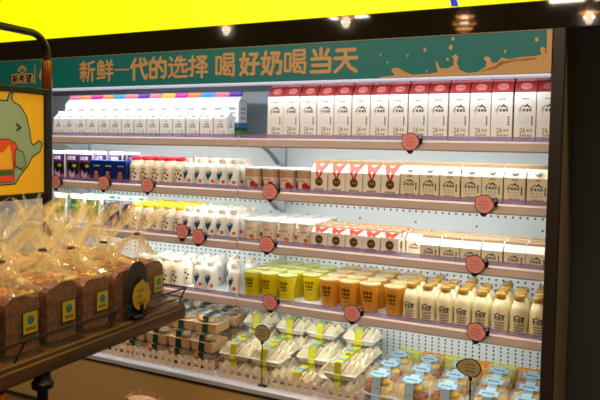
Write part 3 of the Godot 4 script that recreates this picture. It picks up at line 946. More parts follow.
func fill_third_shelf() -> void:
	var y: float = SHELF_Y[2]
	var z := -.056
	# green and blue pouches by the bread cart
	var im := sheet(128, 192, Color(.90, .93, .92))
	poly(im, PackedVector2Array([Vector2(10, 26), Vector2(118, 26), Vector2(110, 140), Vector2(64, 176), Vector2(18, 140)]), Color(.10, .36, .04))
	dot(im, 64, 100, 30, 40, Color(.22, .50, .06))
	marks(im, 34, 60, 18, 3, 3, Color(.8, .9, .6))
	var p := pouch(.10, .145, .05, tmat(im, .3), mat(Color(.92, .94, .94), .35))
	place_all(p, "green_milk_pouch", [[Vector3(-2.475, y, -.10), 2, 0], [Vector3(-2.37, y, -.11), 1, 0], [Vector3(-2.26, y, -.105), 0, 0]], "white pouch with large green panel", "pouch", "green pouches on the third shelf", .08, "the dark blue pouches", false)
	im = sheet(128, 128, Color(.93, .96, .95))
	for q in [[30, 40], [70, 60], [100, 34], [52, 96], [96, 98]]:
		dot(im, q[0], q[1], 15, 11, Color(.10, .66, .16))
		dot(im, q[0] + 9, q[1] - 9, 10, 8, Color(.20, .75, .22))
	var o := Node3D.new()
	part(o, "box_body", box(Vector3(.085, .14, .06), .002, Vector3(0, .07, 0)), tmat(im, .45))
	part(o, "top_flap", box(Vector3(.083, .004, .058), .001, Vector3(0, .142, 0)), mat(Color(.94, .96, .95), .45))
	for c in o.get_children():
		if c.name == "box_body":
			(c.material_override as StandardMaterial3D).uv1_triplanar = true
			(c.material_override as StandardMaterial3D).uv1_scale = Vector3(11, 9, 11)
	place_all(o, "leaf_print_box", [[Vector3(-2.25, y, -.2), 2, 0], [Vector3(-2.14, y, -.205), 1, 0], [Vector3(-2.36, y, -.21), 3, 0], [Vector3(-2.06, y, -.20), 0, 0]], "white box with bright green leaf print", "box", "leaf print boxes", .02, "the yellow-capped bottles", false)
	im = sheet(128, 192, Color(.04, .07, .22))
	for q in [[30, 50], [80, 90], [50, 140], [100, 40], [96, 150]]:
		dot(im, q[0], q[1], 14, 18, Color(.62, .28, .18))
		dot(im, q[0] + 14, q[1] - 8, 8, 10, Color(.35, .5, .8))
	p = pouch(.10, .13, .05, tmat(im, .3), mat(Color(.55, .65, .85), .3))
	place_all(p, "blue_milk_pouch", [[Vector3(-2.155, y, -.115), 1, 0], [Vector3(-2.052, y, -.115), 0, 0]], "dark blue printed pouch", "pouch", "blue pouches on the third shelf", .08, "the yellow-capped bottles", false)
	p = bottle(.029, .127, .019, .022, .016, tmat(bottle_art("figures"), .35), mat(Color(.93, .80, .02), .4), .62)
	place_all(p, "yellow_cap_bottle", grid(steps(-1.974, .0628, 5), y, z, .058, 4, .064, true), "cream bottle with bright yellow cap", "bottle", "yellow-capped bottles", .2, "the white blue-heart bottles")
	p = bottle(.0268, .127, .0125, .0155, .019, tmat(bottle_art("heart"), .35), mat(Color(.90, .86, .80), .4), .66)
	place_all(p, "white_drink_bottle", grid(steps(-1.671, .0585, 5), y, z, .0536, 4, .06), "white blue-heart bottle, third shelf", "bottle", "blue-heart bottles on the third shelf", .15, "the yellow-capped bottles")
	im = sheet(256, 128, Color(.92, .85, .74))
	for e in [40, 128, 216]:
		marks(im, e - 18, 40, 11, 3, 1.8, Color(.55, .42, .32))
		dot(im, e + 14, 98, 14, 16, Color(.85, .45, .03))
		dot(im, e + 6, 92, 6, 6, Color(.3, .25, .1))
		mark(im, e + 20, 64, 9, 2, Color(.4, .3, .2))
	p = cup(.027, .0345, .094, tmat(im, .5), mat(Color(.94, .94, .93), .4))
	place_all(p, "fruit_yoghurt_cup", grid([-1.347, -1.264, -1.178, -1.094], y, z, .075, 4, .082), "cream cup with orange fruit print", "cup", "orange fruit cups on the third shelf", .12, "the blue-heart bottles")
	var tan := mat(Color(.72, .62, .49), .5)
	p = carton(.071, .071, .064, .016, .010, tmat(badge_body(.064), .45), tmat(badge_roof(), .45), tan)
	place_all(p, "badge_milk_carton", grid(steps(-1.018, .0737, 5), y, z, .071, 3, .077), "short round-badge carton, third shelf", "carton", "short badge cartons on the third shelf", .01, "the fruit cups")
	p = carton(.0715, .0715, .050, .022, .012, tmat(mountain_body(.050), .45), mat(Color(.95, .93, .89), .45), tan)
	var places := grid(steps(-.571, .0754, 6), y, z, .0715, 3, .077, true)
	for r in 2: places.append([Vector3(-.647, y, -.17 - r * .077), 6, r + 1])
	place_all(p, "short_milk_carton", places, "short mountain-print carton", "carton", "short mountain-print cartons on the third shelf", .01, "the dark end post")

func fill_fourth_shelf() -> void:
	var y: float = SHELF_Y[3]
	var z := -.056
	var p := bottle(.0268, .135, .0125, .0155, .019, tmat(bottle_art("heart"), .35), mat(Color(.90, .86, .80), .4), .66)
	var places := []
	for q in [[-1.612, 0, 2], [-1.551, 0, 1], [-1.430, 0, 0], [-1.645, 1, 2], [-1.585, 1, 1], [-1.470, 1, 0], [-1.525, 2, 1], [-1.43, 2, 0], [-1.60, 2, 2], [-1.66, 2, 3], [-1.47, 3, 0], [-1.55, 3, 1], [-1.62, 3, 2]]:
		places.append([Vector3(q[0], y, z - .027 - q[1] * .068), q[2], q[1]])
	place_all(p, "white_drink_bottle", places, "white blue-heart bottle, fourth shelf", "bottle", "blue-heart bottles on the fourth shelf", .15, "the yellow juice cups")
	p = bottle(.030, .130, .018, .021, .014, tmat(bottle_art("figures"), .35), mat(Color(.92, .90, .84), .4), .62)
	places = []
	for q in [[-1.735, 0, 0], [-1.80, 0, 1], [-1.865, 0, 2], [-1.93, 0, 3], [-1.73, 1, 0], [-1.80, 1, 1], [-1.87, 1, 2], [-1.75, 2, 0], [-1.82, 2, 1], [-1.89, 2, 2]]:
		places.append([Vector3(q[0], y, z - .03 - q[1] * .07), q[2], q[1]])
	place_all(p, "cream_drink_bottle", places, "cream bottle with cream cap", "bottle", "cream bottles on the fourth shelf", .2, "the fourth-shelf blue-heart bottles")
	# juice cups: clear cup, coloured drink with printed words, clear lid
	for kind in 2:
		var c: Color = [Color(.88, .80, .04), Color(.85, .64, .20)][kind]
		var im := sheet(256, 128, c)
		var dk: Color = [Color(.28, .24, .02), Color(.26, .12, .02)][kind]
		for e in [128, 20, 236]:
			marks(im, e - 26, 24, 14, 3, 3, dk)
			marks(im, e - 22, 44, 12, 3, 2.6, dk)
			marks(im, e - 18, 62, 8, 4, 1.8, dk)
			seg(im, e - 10, 88, e + 10, 88, 2, dk)
		var m := tmat(im, .22)
		m.backlight_enabled = true
		m.backlight = [Color(.9, .85, .15), Color(.9, .68, .2)][kind]
		var lid := clear([Color(.95, .96, .62), Color(.97, .86, .62)][kind], .42, .12)
		p = cup([.030, .031][kind], [.0385, .0395][kind], [.113, .118][kind], m, lid, .009, .004)
		if kind == 0:
			places = grid([-1.345, -1.262, -1.180], y, z, .083, 4, .084)
			for r in 3: places.append([Vector3(-1.092, y, -.16 - r * .084), 3, r + 1])
		else:
			places = grid([-.987, -.901, -.811, -.711], y, z, .085, 4, .087)
		place_all(p, ["lemon_juice_cup", "orange_juice_cup"][kind], places, ["yellow juice cup with dark lettering", "amber orange juice cup with dark lettering"][kind], "cup", ["yellow juice cups", "orange juice cups"][kind], .12, ["the fourth-shelf blue-heart bottles", "the yellow juice cups"][kind])
	p = bottle(.0305, .138, .015, .0195, .016, tmat(bottle_art("dark_label"), .35), mat(Color(.60, .46, .17), .4), .58)
	place_all(p, "gold_cap_bottle", grid(steps(-.641, .0653, 8), y, z, .061, 4, .066, true, [[0, 3], [2, 3], [4, 3], [6, 3]]), "cream milk bottle with gold cap", "bottle", "gold-capped milk bottles", .1, "the dark end post")

# ------------------------------------------------------------------ chilled meals on the tray
func band_mesh(w: float, yb: float, yt: float, zb: float, zt: float, th := .0012) -> ArrayMesh:
	# paper sleeve over the top and down the front and back
	var s := st_new()
	var pf := [Vector2(zb, yb), Vector2(zt, yt), Vector2(-zt, yt), Vector2(-zb, yb)]
	for k in 3:
		var a: Vector2 = pf[k]
		var b: Vector2 = pf[k + 1]
		var n := Vector2(b.y - a.y, -(b.x - a.x)).normalized()
		if n.dot((a + b) / 2 - Vector2(0, (yb + yt) / 2 - .02)) < 0: n = -n
		var off := n * th
		quad(s, Vector3(-w / 2, a.y + off.y, a.x + off.x), Vector3(w / 2, a.y + off.y, a.x + off.x), Vector3(w / 2, b.y + off.y, b.x + off.x), Vector3(-w / 2, b.y + off.y, b.x + off.x), Vector3(0, n.y, n.x))
	return done(s)

func wedge(w: float, h: float, d: float) -> PackedVector2Array:
	return PackedVector2Array([Vector2(-w / 2, 0), Vector2(w / 2, 0), Vector2(0, h)])

func lump(rx: float, ry: float, rz: float, n: FastNoiseLite, k: float) -> ArrayMesh:
	var s := st_new()
	var nu := 14
	var nv := 9
	var g := []
	for j in nv + 1:
		var row := []
		for i in nu + 1:
			var a := TAU * (i % nu) / nu
			var b := PI * (float(j) / nv - .5)
			var d := Vector3(cos(b) * sin(a), sin(b), cos(b) * cos(a))
			var f := 1.0 + k * n.get_noise_3d(d.x * 60, d.y * 60, d.z * 60)
			row.append([Vector3(d.x * rx, d.y * ry, d.z * rz) * f, Vector3(d.x / rx, d.y / ry, d.z / rz).normalized(), Vector2(float(i) / nu, float(j) / nv)])
		g.append(row)
	for j in nv:
		for i in nu:
			smooth_quad(s, g[j][i], g[j + 1][i], g[j + 1][i + 1], g[j][i + 1])
	return done(s)

const LAYER := ["bottom", "second up", "third up"]

func fill_tray() -> void:
	var y0 := .5405
	var film := clear(Color(.97, .98, .96), .07, .06)
	var noise := FastNoiseLite.new()
	noise.seed = 5
	noise.frequency = .03
	# --- kraft boxes with green sleeves
	var kraft := tmat(noise_img(64, 64, .3, .3, 8, Color(.76, .60, .41), Color(.84, .69, .50)), .7)
	var green := mat(Color(.03, .17, .10), .6)
	var crumb := tmat(noise_img(64, 64, .12, .12, 9, Color(.60, .33, .10), Color(.88, .60, .24)), .7)
	var salad := tmat(noise_img(64, 64, .25, .25, 10, Color(.18, .20, .03), Color(.70, .46, .10)), .6)
	for k in [0, 1]:
		var o := Node3D.new()
		var s := st_new()
		add_taper(s, Vector2(.108, .108), Vector2(.118, .12), 0, .042)
		add_box(s, Vector3(0, .0425, 0), Vector3(.122, .003, .124), .001)
		part(o, "kraft_tray", done(s), kraft)
		part(o, "bread_filling" if k == 0 else "salad_filling", lump(.057, .031, .056, noise, .3), crumb if k == 0 else salad, Vector3(0, .041, 0))
		part(o, "leaf_filling", lump(.03, .018, .03, noise, .6), salad if k == 0 else crumb, Vector3(.024 if k == 0 else -.022, .054, .028))
		s = st_new()
		add_taper(s, Vector2(.119, .121), Vector2(.100, .102), .044, .0735)
		part(o, "clear_lid", done(s), film)
		part(o, "green_sleeve", band_mesh(.030, .002, .0742, .0600, .0525, .0035), green)
		part(o, "label", box(Vector3(.034, .0008, .05), 0, Vector3(-.012, .0752, -.006)), mat(Color(.45, .66, .72), .5))
		var places := []
		var i := 0
		for c in 7:
			for q in [[-.093, 0, 0.0], [-.113, 1, .004], [-.148, 2, .012]]:
				if q[1] == 2 and c > 3: continue
				i += 1
				if i % 2 == k: places.append([Vector3(-1.572 - c * .128 - q[2], y0 + q[1] * .0755, q[0]), c, 0, LAYER[q[1]]])
			for q in [[-.232, 0], [-.252, 1], [-.272, 2]]:
				if c > 3 and q[1] == 2: continue
				i += 1
				if i % 2 == k: places.append([Vector3(-1.575 - c * .128, y0 + q[1] * .0755, q[0] - .02), c, 1, LAYER[q[1]]])
		place_all(o, "kraft_salad_box", places, ["green-sleeved kraft box of bread", "green-sleeved kraft box of salad"][k], "food box", ["kraft boxes of toast on the tray", "kraft boxes of salad on the tray"][k], .03, "the sandwich trays")
	# --- white trays of sandwiches with yellow sleeves
	var white := mat(Color(.93, .91, .86), .5)
	var bread := tmat(noise_img(64, 64, .2, .2, 12, Color(.93, .87, .70), Color(.98, .95, .84)), .8)
	var fill_m := tmat(noise_img(64, 64, .3, .3, 13, Color(.55, .42, .10), Color(.90, .62, .35)), .6)
	var o := Node3D.new()
	var s := st_new()
	add_taper(s, Vector2(.110, .078), Vector2(.138, .104), 0, .022)
	add_box(s, Vector3(0, .0225, 0), Vector3(.145, .004, .111), .0018)
	part(o, "white_tray", done(s), white)
	for q in [[-.046, .022, .25], [-.034, -.012, .75], [.030, .012, .85], [.052, -.006, 1.15]]:
		var bt := st_new()
		var ft := st_new()
		for zz in [-.0125, .0125]:
			add_prism(bt, wedge(.074, .040, 0), .013, Vector3(0, 0, zz + .0065))
		add_prism(ft, wedge(.071, .0375, 0), .012, Vector3(0, 0, .006))
		var b := part(o, "sandwich_bread", done(bt), bread, Vector3(q[0], .025, q[1]))
		b.rotation.y = q[2]
		part(b, "filling", done(ft), fill_m)
	s = st_new()
	add_taper(s, Vector2(.140, .106), Vector2(.118, .082), .0245, .066)
	part(o, "clear_lid", done(s), film)
	part(o, "yellow_sleeve", band_mesh(.030, .004, .0665, .054, .044, .0035), mat(Color(.78, .76, .08), .55), Vector3(-.004, 0, 0))
	part(o, "blue_label", box(Vector3(.036, .0008, .026), 0, Vector3(-.005, .0708, .004)), mat(Color(.40, .62, .74), .5))
	var pl := []
	var h := .067
	for q in [[-1.400, -.088, 2, 0], [-1.250, -.088, 2, 1], [-1.098, -.088, 1, 2], [-.915, -.088, 2, 3], [-1.415, -.205, 2, 0], [-1.258, -.205, 2, 1], [-1.082, -.205, 2, 2], [-.918, -.205, 2, 3], [-1.420, -.325, 3, 0], [-1.248, -.325, 3, 1], [-1.095, -.325, 3, 2], [-.918, -.325, 3, 3]]:
		for l in q[2]: pl.append([Vector3(q[0], y0 + l * .0718, q[1]), q[3], 0 if q[1] > -.1 else (1 if q[1] > -.3 else 3), LAYER[l]])
	place_all(o, "sandwich_tray", pl, "yellow-sleeved white sandwich tray", "food tray", "sandwich trays with yellow sleeves", .025, "the kraft boxes")
	# --- clear clamshells with pale blue sleeves
	var bun := tmat(noise_img(64, 64, .12, .12, 15, Color(.42, .18, .05), Color(.85, .55, .22)), .6)
	var pale := tmat(noise_img(64, 64, .12, .12, 16, Color(.82, .66, .36), Color(.95, .85, .60)), .7)
	var blue_img := sheet(64, 64, Color(.62, .77, .85))
	marks(blue_img, 10, 26, 12, 3, 3, Color(.12, .2, .32))
	var blue := mat(Color(.66, .78, .84), .5)
	for k in 2:
		o = Node3D.new()
		s = st_new()
		add_taper(s, Vector2(.104, .104), Vector2(.127, .125), 0, .045, Vector3.ZERO, false)
		quad(s, Vector3(-.049, 0, .049), Vector3(.049, 0, .049), Vector3(.049, 0, -.049), Vector3(-.049, 0, -.049), Vector3.DOWN)
		part(o, "clear_base", done(s), film)
		s = st_new()
		add_taper(s, Vector2(.126, .124), Vector2(.100, .096), .047, .112)
		part(o, "clear_lid", done(s), film)
		part(o, "rim", box(Vector3(.130, .003, .128), .001, Vector3(0, .046, 0)), clear(Color(.97, .98, .97), .4, .08))
		var a := part(o, "bun", lump(.033, .044, .050, noise, .35), bun if k == 0 else pale, Vector3(-.026, .045, 0))
		a.rotation.z = .3
		a = part(o, "bun", lump(.033, .044, .048, noise, .35), pale if k == 0 else bun, Vector3(.026, .047, 0))
		a.rotation.z = -.3
		part(o, "salad_leaf", lump(.018, .032, .040, noise, .7), mat(Color(.40, .50, .12), .6), Vector3(0, .066, .010))
		part(o, "egg_filling", lump(.020, .014, .018, noise, .5), mat(Color(.92, .70, .16), .5), Vector3(.026, .088, .018))
		part(o, "blue_sleeve", band_mesh(.034, .006, .1125, .0640, .0485, .002), blue)
		var lb := st_new()
		quad(lb, Vector3(-.034, 0, -.026), Vector3(.034, 0, -.026), Vector3(.034, 0, .026), Vector3(-.034, 0, .026), Vector3.UP)
		part(o, "printed_label", done(lb), tmat(blue_img, .5), Vector3(0, .1152, .012))
		pl = []
		var xs := [-.756, -.624, -.491, -.342, -.2165]
		for c in 5:
			for r in 3:
				if (c + r) % 2 == k: pl.append([Vector3(xs[c], y0, -.083 - r * .132), c, r])
		place_all(o, "clamshell_box", pl, "blue-sleeved clear clamshell of filled buns", "food box", "blue-sleeved clamshells of buns", .03, "the sandwich trays")
	# --- flat wrapped sandwich packs standing behind the clamshells
	for k in 2:
		o = Node3D.new()
		var wrap := tmat(noise_img(64, 64, .08, .08, 51 + k, [Color(.80, .78, .20), Color(.84, .52, .12)][k], [Color(.93, .90, .45), Color(.95, .74, .34)][k]), .35)
		s = st_new()
		add_taper(s, Vector2(.088, .040), Vector2(.090, .026), 0, .098)
		part(o, "wrapper", done(s), wrap)
		part(o, "crimped_seam", box(Vector3(.094, .010, .004), .001, Vector3(0, .102, 0)), wrap)
		pl = []
		for c in 3: pl.append([Vector3(-.735 + .2 * c + .1 * k, y0, -.440), c, 0])
		place_all(o, "wrapped_sandwich", pl, ["yellow wrapped pack behind the clamshells", "orange wrapped pack behind the clamshells"][k], "food pack", ["yellow wrapped packs", "orange wrapped packs"][k], .05, "the sandwich trays", false)
	# --- low picket fence along the tray
	var fence_m := mat(Color(.86, .76, .66), .5)
	var spans := [[-2.34, -1.932], [-1.925, -1.478], [-1.455, -1.215], [-1.208, -.80]]
	var notes := ["before the kraft boxes at the bread cart", "before the kraft boxes at the middle", "before the sandwich trays, around the round tag stick", "before the sandwich trays beside the clamshells"]
	for i in spans.size():
		var x0: float = spans[i][0]
		var x1: float = spans[i][1]
		var t := thing("picket_fence", "low white plastic picket fence " + notes[i], "fence", Vector3(x0, .5405, -.008))
		for yy in [.011, .040]:
			part(t, "rail", box(Vector3(x1 - x0, .014, .003), .001, Vector3((x1 - x0) / 2, yy, -.002)), fence_m)
		var n := int((x1 - x0) / .037)
		var pk := prism(PackedVector2Array([Vector2(-.0075, 0), Vector2(.0075, 0), Vector2(.0075, .058), Vector2(.005, .062), Vector2(-.005, .062), Vector2(-.0075, .058)]), .003)
		for k in n + 1:
			part(t, "picket", pk, fence_m, Vector3(.008 + (x1 - x0 - .016) * k / n, 0, .0025))
	# --- round tags on sticks
	var blk := mat(Color(.03, .03, .04), .4)
	for i in 2:
		var x: float = [-1.240, -.395][i]
		var t := thing("tag_stick", ["round tan price tag on a black stick among the sandwich trays", "fish-shaped tan price tag on a stick among the clamshells"][i], "price tag", Vector3(x, .5405, .002 if i == 0 else .004))
		part(t, "stick", tube([Vector3(0, .004, 0), Vector3(0, .10, 0), Vector3(0, .19, -.001)], .0022, 8), blk)
		part(t, "foot", box(Vector3(.04, .007, .018), .002, Vector3(.004, .0035, 0)), blk)
		var outl := ring_points(.035, .035, 28, Vector2(0, .224))
		var inner := ring_points(.0315, .0315, 28, Vector2(0, .224))
		if i == 1:
			outl = PackedVector2Array()
			inner = PackedVector2Array()
			for k in 28:
				var a := TAU * k / 28
				var st := Vector2(cos(a) * .036, sin(a) * .034)
				if cos(a) < -.5: st.x -= (absf(cos(a)) - .5) * .032
				outl.append(Vector2(0, .224) + st)
				inner.append(Vector2(0, .224) + st * .9)
		part(t, "dark_edge", prism(outl, .002), blk)
		part(t, "tan_face", prism(inner, .001), mat(Color(.68, .60, .40), .55), Vector3(0, 0, .0014))
		var wl := st_new()
		for r in 3:
			for k in 3:
				add_box(wl, Vector3(-.014 + k * .0115, .236 - r * .012, .0018), Vector3(.009, .0016 if r == 1 else .0028, .0006))
		part(t, "lettering", done(wl), blk)
		part(t, "ring_clip", lathe([[.004, .178], [.007, .182], [.007, .188], [.004, .192]], 12), blk)

# ------------------------------------------------------------------ pig-shaped price tags on the shelf lips
func make_tags() -> void:
	var navy := mat(Color(.05, .04, .10), .4)
	var pink := mat(Color(.95, .60, .56), .5)
	var blk := mat(Color(.02, .02, .025), .4)
	var o := Node3D.new()
	var outl := PackedVector2Array()
	var inner := PackedVector2Array()
	for k in 40:
		var a := TAU * k / 40
		var d := Vector2(cos(a), sin(a))
		var r := .034
		if a > 2.35 and a < 2.75: r = .039     # ear
		if a > 5.9 or a < .2: r = .036
		outl.append(d * (r + .0018))
		inner.append(d * r * .97)
	part(o, "dark_edge", prism(outl, .002), navy, Vector3(0, 0, .001))
	part(o, "pink_face", prism(inner, .001), pink, Vector3(0, 0, .0024))
	var tail := []
	for k in 13:
		var a := TAU * k / 11.0
		tail.append(Vector3(.034 + .009 * cos(a + 2.6) + k * .0006, .019 + .009 * sin(a + 2.6), .001))
	part(o, "curly_tail", tube(tail, .0019, 6), navy)
	var s := st_new()
	add_prism(s, PackedVector2Array([Vector2(.03, .002), Vector2(.047, .016), Vector2(.052, .008), Vector2(.047, .002), Vector2(.050, -.006), Vector2(.038, -.008)]), .002, Vector3(0, 0, .001))
	part(o, "snout", done(s), navy)
	s = st_new()
	for r in 3:
		for k in [3, 4, 3][r]:
			add_box(s, Vector3(-.016 + k * .010 + (.004 if r != 1 else 0.0), .012 - r * .013, .0028), Vector3(.0072, .0012, .0005))
			add_box(s, Vector3(-.016 + k * .010 + (.004 if r != 1 else 0.0), .009 - r * .013, .0028), Vector3(.0012, .0055, .0005))
	part(o, "lettering", done(s), mat(Color(.62, .24, .22), .5))
	s = st_new()
	add_box(s, Vector3(0, -.040, 0), Vector3(.018, .014, .008), .002)
	add_box(s, Vector3(-.010, -.036, .001), Vector3(.007, .010, .005), .002)
	add_box(s, Vector3(.010, -.036, .001), Vector3(.007, .010, .005), .002)
	part(o, "clip_foot", done(s), blk)
	var places := []
	var under := ["tall red-roofed cartons", "capped cartons of the second shelf", "short mountain-print cartons", "gold-capped bottles", "blue yoghurt packs", "pink-capped bottles", "strawberry cups", "third-shelf blue-heart bottles", "orange fruit cups", "yellow juice cups", "amber juice cups", "purple pouches", "yellow-capped bottles"]
	var spots := [[-.643, 1.562], [-.371, 1.346], [-.396, 1.130], [-.385, .888], [-2.118, 1.346], [-1.860, 1.348], [-1.228, 1.349], [-1.579, 1.135], [-1.238, 1.130], [-1.220, .890], [-.857, .892], [-2.425, 1.338], [-1.665, 1.152]]
	for i in spots.size():
		var c: Node3D = o if i == spots.size() - 1 else o.duplicate()
		c.name = numbered("pig_price_tag")
		add_child(c)
		c.position = Vector3(spots[i][0], spots[i][1], -.0235)
		c.rotation = Vector3(0, rng.randf_range(-.1, .1), rng.randf_range(-.08, .08))
		c.scale = Vector3.ONE * .94
		tag(c, "pink pig-shaped price tag on the lip under the " + under[i], "price tag", "pig-shaped price tags on the shelf lips")

# ------------------------------------------------------------------ bread cart
func loaf_mesh(w: float, h: float, d: float, seed_: int) -> ArrayMesh:
	# toast loaf: x deep, z wide, rounded shoulders and a split uneven top
	var n := FastNoiseLite.new()
	n.seed = seed_
	n.frequency = 14.0
	var s := st_new()
	var pr := []
	var m := 28
	for k in m + 1:
		var a := TAU * k / m
		var c := cos(a)
		var sn := sin(a)
		var e := .32
		pr.append(Vector2(signf(c) * pow(absf(c), e) * w / 2, signf(sn) * pow(absf(sn), e) * h / 2 + h / 2))
	var rows := 12
	var g := []
	for j in rows + 1:
		var t := float(j) / rows
		var x := (t - .5) * d
		var shrink := 1.0 - .06 * pow(absf(t - .5) * 2, 6)
		var row := []
		for k in m + 1:
			var p: Vector2 = pr[k]
			var q := Vector3(x, (p.y - h / 2) * shrink + h / 2, p.x * shrink)
			if p.y > h * .55:
				var topness := (p.y - h * .55) / (h * .45)
				q.y += topness * (.010 * n.get_noise_2d(x, p.x) + .007 * n.get_noise_2d(x * 3, p.x * 3) + .010 * cos(p.x / w * PI))
				q.z *= 1 + .06 * topness
			row.append(q)
		g.append(row)
	for j in rows:
		for k in m:
			var out: Vector3 = (g[j][k] + g[j + 1][k + 1]) / 2 - Vector3(0, h / 2, 0)
			out.x = 0
			quad(s, g[j][k], g[j][k + 1], g[j + 1][k + 1], g[j + 1][k], out, Rect2(float(k) / m, float(j) / rows, 1.0 / m, 1.0 / rows))
	for e in [0, rows]:
		for k in m:
			tri(s, Vector3(g[e][0].x, h / 2, 0), g[e][k], g[e][k + 1], Vector3(-1 if e == 0 else 1, 0, 0), Vector2(.5, .5), Vector2(float(k) / m, .5), Vector2(float(k + 1) / m, .5))
	return done(s)

func bag_mesh(w: float, h: float, d: float, neck_y: float, top_y: float, lean: Vector3, seed_: int, upper: bool) -> ArrayMesh:
	var n := FastNoiseLite.new()
	n.seed = seed_
	n.frequency = 1.0
	n.fractal_octaves = 3
	var s := st_new()
	var nu := 88
	var nv := 40
	var g := []
	for j in nv + 1:
		var t := float(j) / nv
		var row := []
		for i in nu + 1:
			var a := TAU * float(i % nu) / nu
			var c := cos(a)
			var sn := sin(a)
			var bx := signf(c) * pow(absf(c), .36) * d / 2
			var bz := signf(sn) * pow(absf(sn), .36) * w / 2
			var p: Vector3
			var crease := n.get_noise_2d(c * 3 + t * 2.5, sn * 3 + t * 4.0)
			var fine := n.get_noise_2d(c * 9 + 40, sn * 9 + t * 9)
			var pleat := sin(a * 11 + n.get_noise_2d(c * 2, sn * 2 + 9) * 5.0 + t * 1.5)
			if t < .5:
				var v := t / .5
				p = Vector3(bx, v * h, bz) * Vector3(1.0, 1, 1.0)
				var push := 1.03 + .04 * crease * v + .03 * absf(fine)
				p.x *= push
				p.z *= push
			elif t < .78:
				var v := (t - .5) / .28
				var e := pow(v, .8)
				var k := lerpf(1.06, .09, e)
				p = Vector3(bx * k, lerpf(h, neck_y, pow(v, 1.05)), bz * k)
				var amp := .16 * sin(PI * v) + .10
				p.x *= 1 + amp * pleat * .9 + .30 * crease * sin(PI * v)
				p.z *= 1 + amp * pleat * .9 + .30 * crease * sin(PI * v)
				p.y += .018 * crease * sin(PI * v)
			else:
				var v := (t - .78) / .22
				var k := lerpf(.009, .062, pow(v, .75))
				p = Vector3(c * k * 1.15, lerpf(neck_y, top_y, v), sn * k * .8)
				var amp := .42 * (.3 + .7 * v)
				p.x *= 1 + amp * pleat + .4 * crease
				p.z *= 1 + amp * pleat + .4 * crease
				p.y += v * .026 * (pleat * .5 + crease * 1.6)
			var lf := clampf((p.y - h) / (top_y - h), 0, 1.2)
			row.append(p + lean * lf)
		g.append(row)
	for j in nv:
		if (j >= 22) != upper: continue
		for i in nu:
			var out: Vector3 = (g[j][i] + g[j + 1][i + 1]) / 2 - Vector3(0, h / 2, 0) - lean * .5
			out.y = 0
			quad(s, g[j + 1][i], g[j + 1][i + 1], g[j][i + 1], g[j][i], out)
	return done(s)

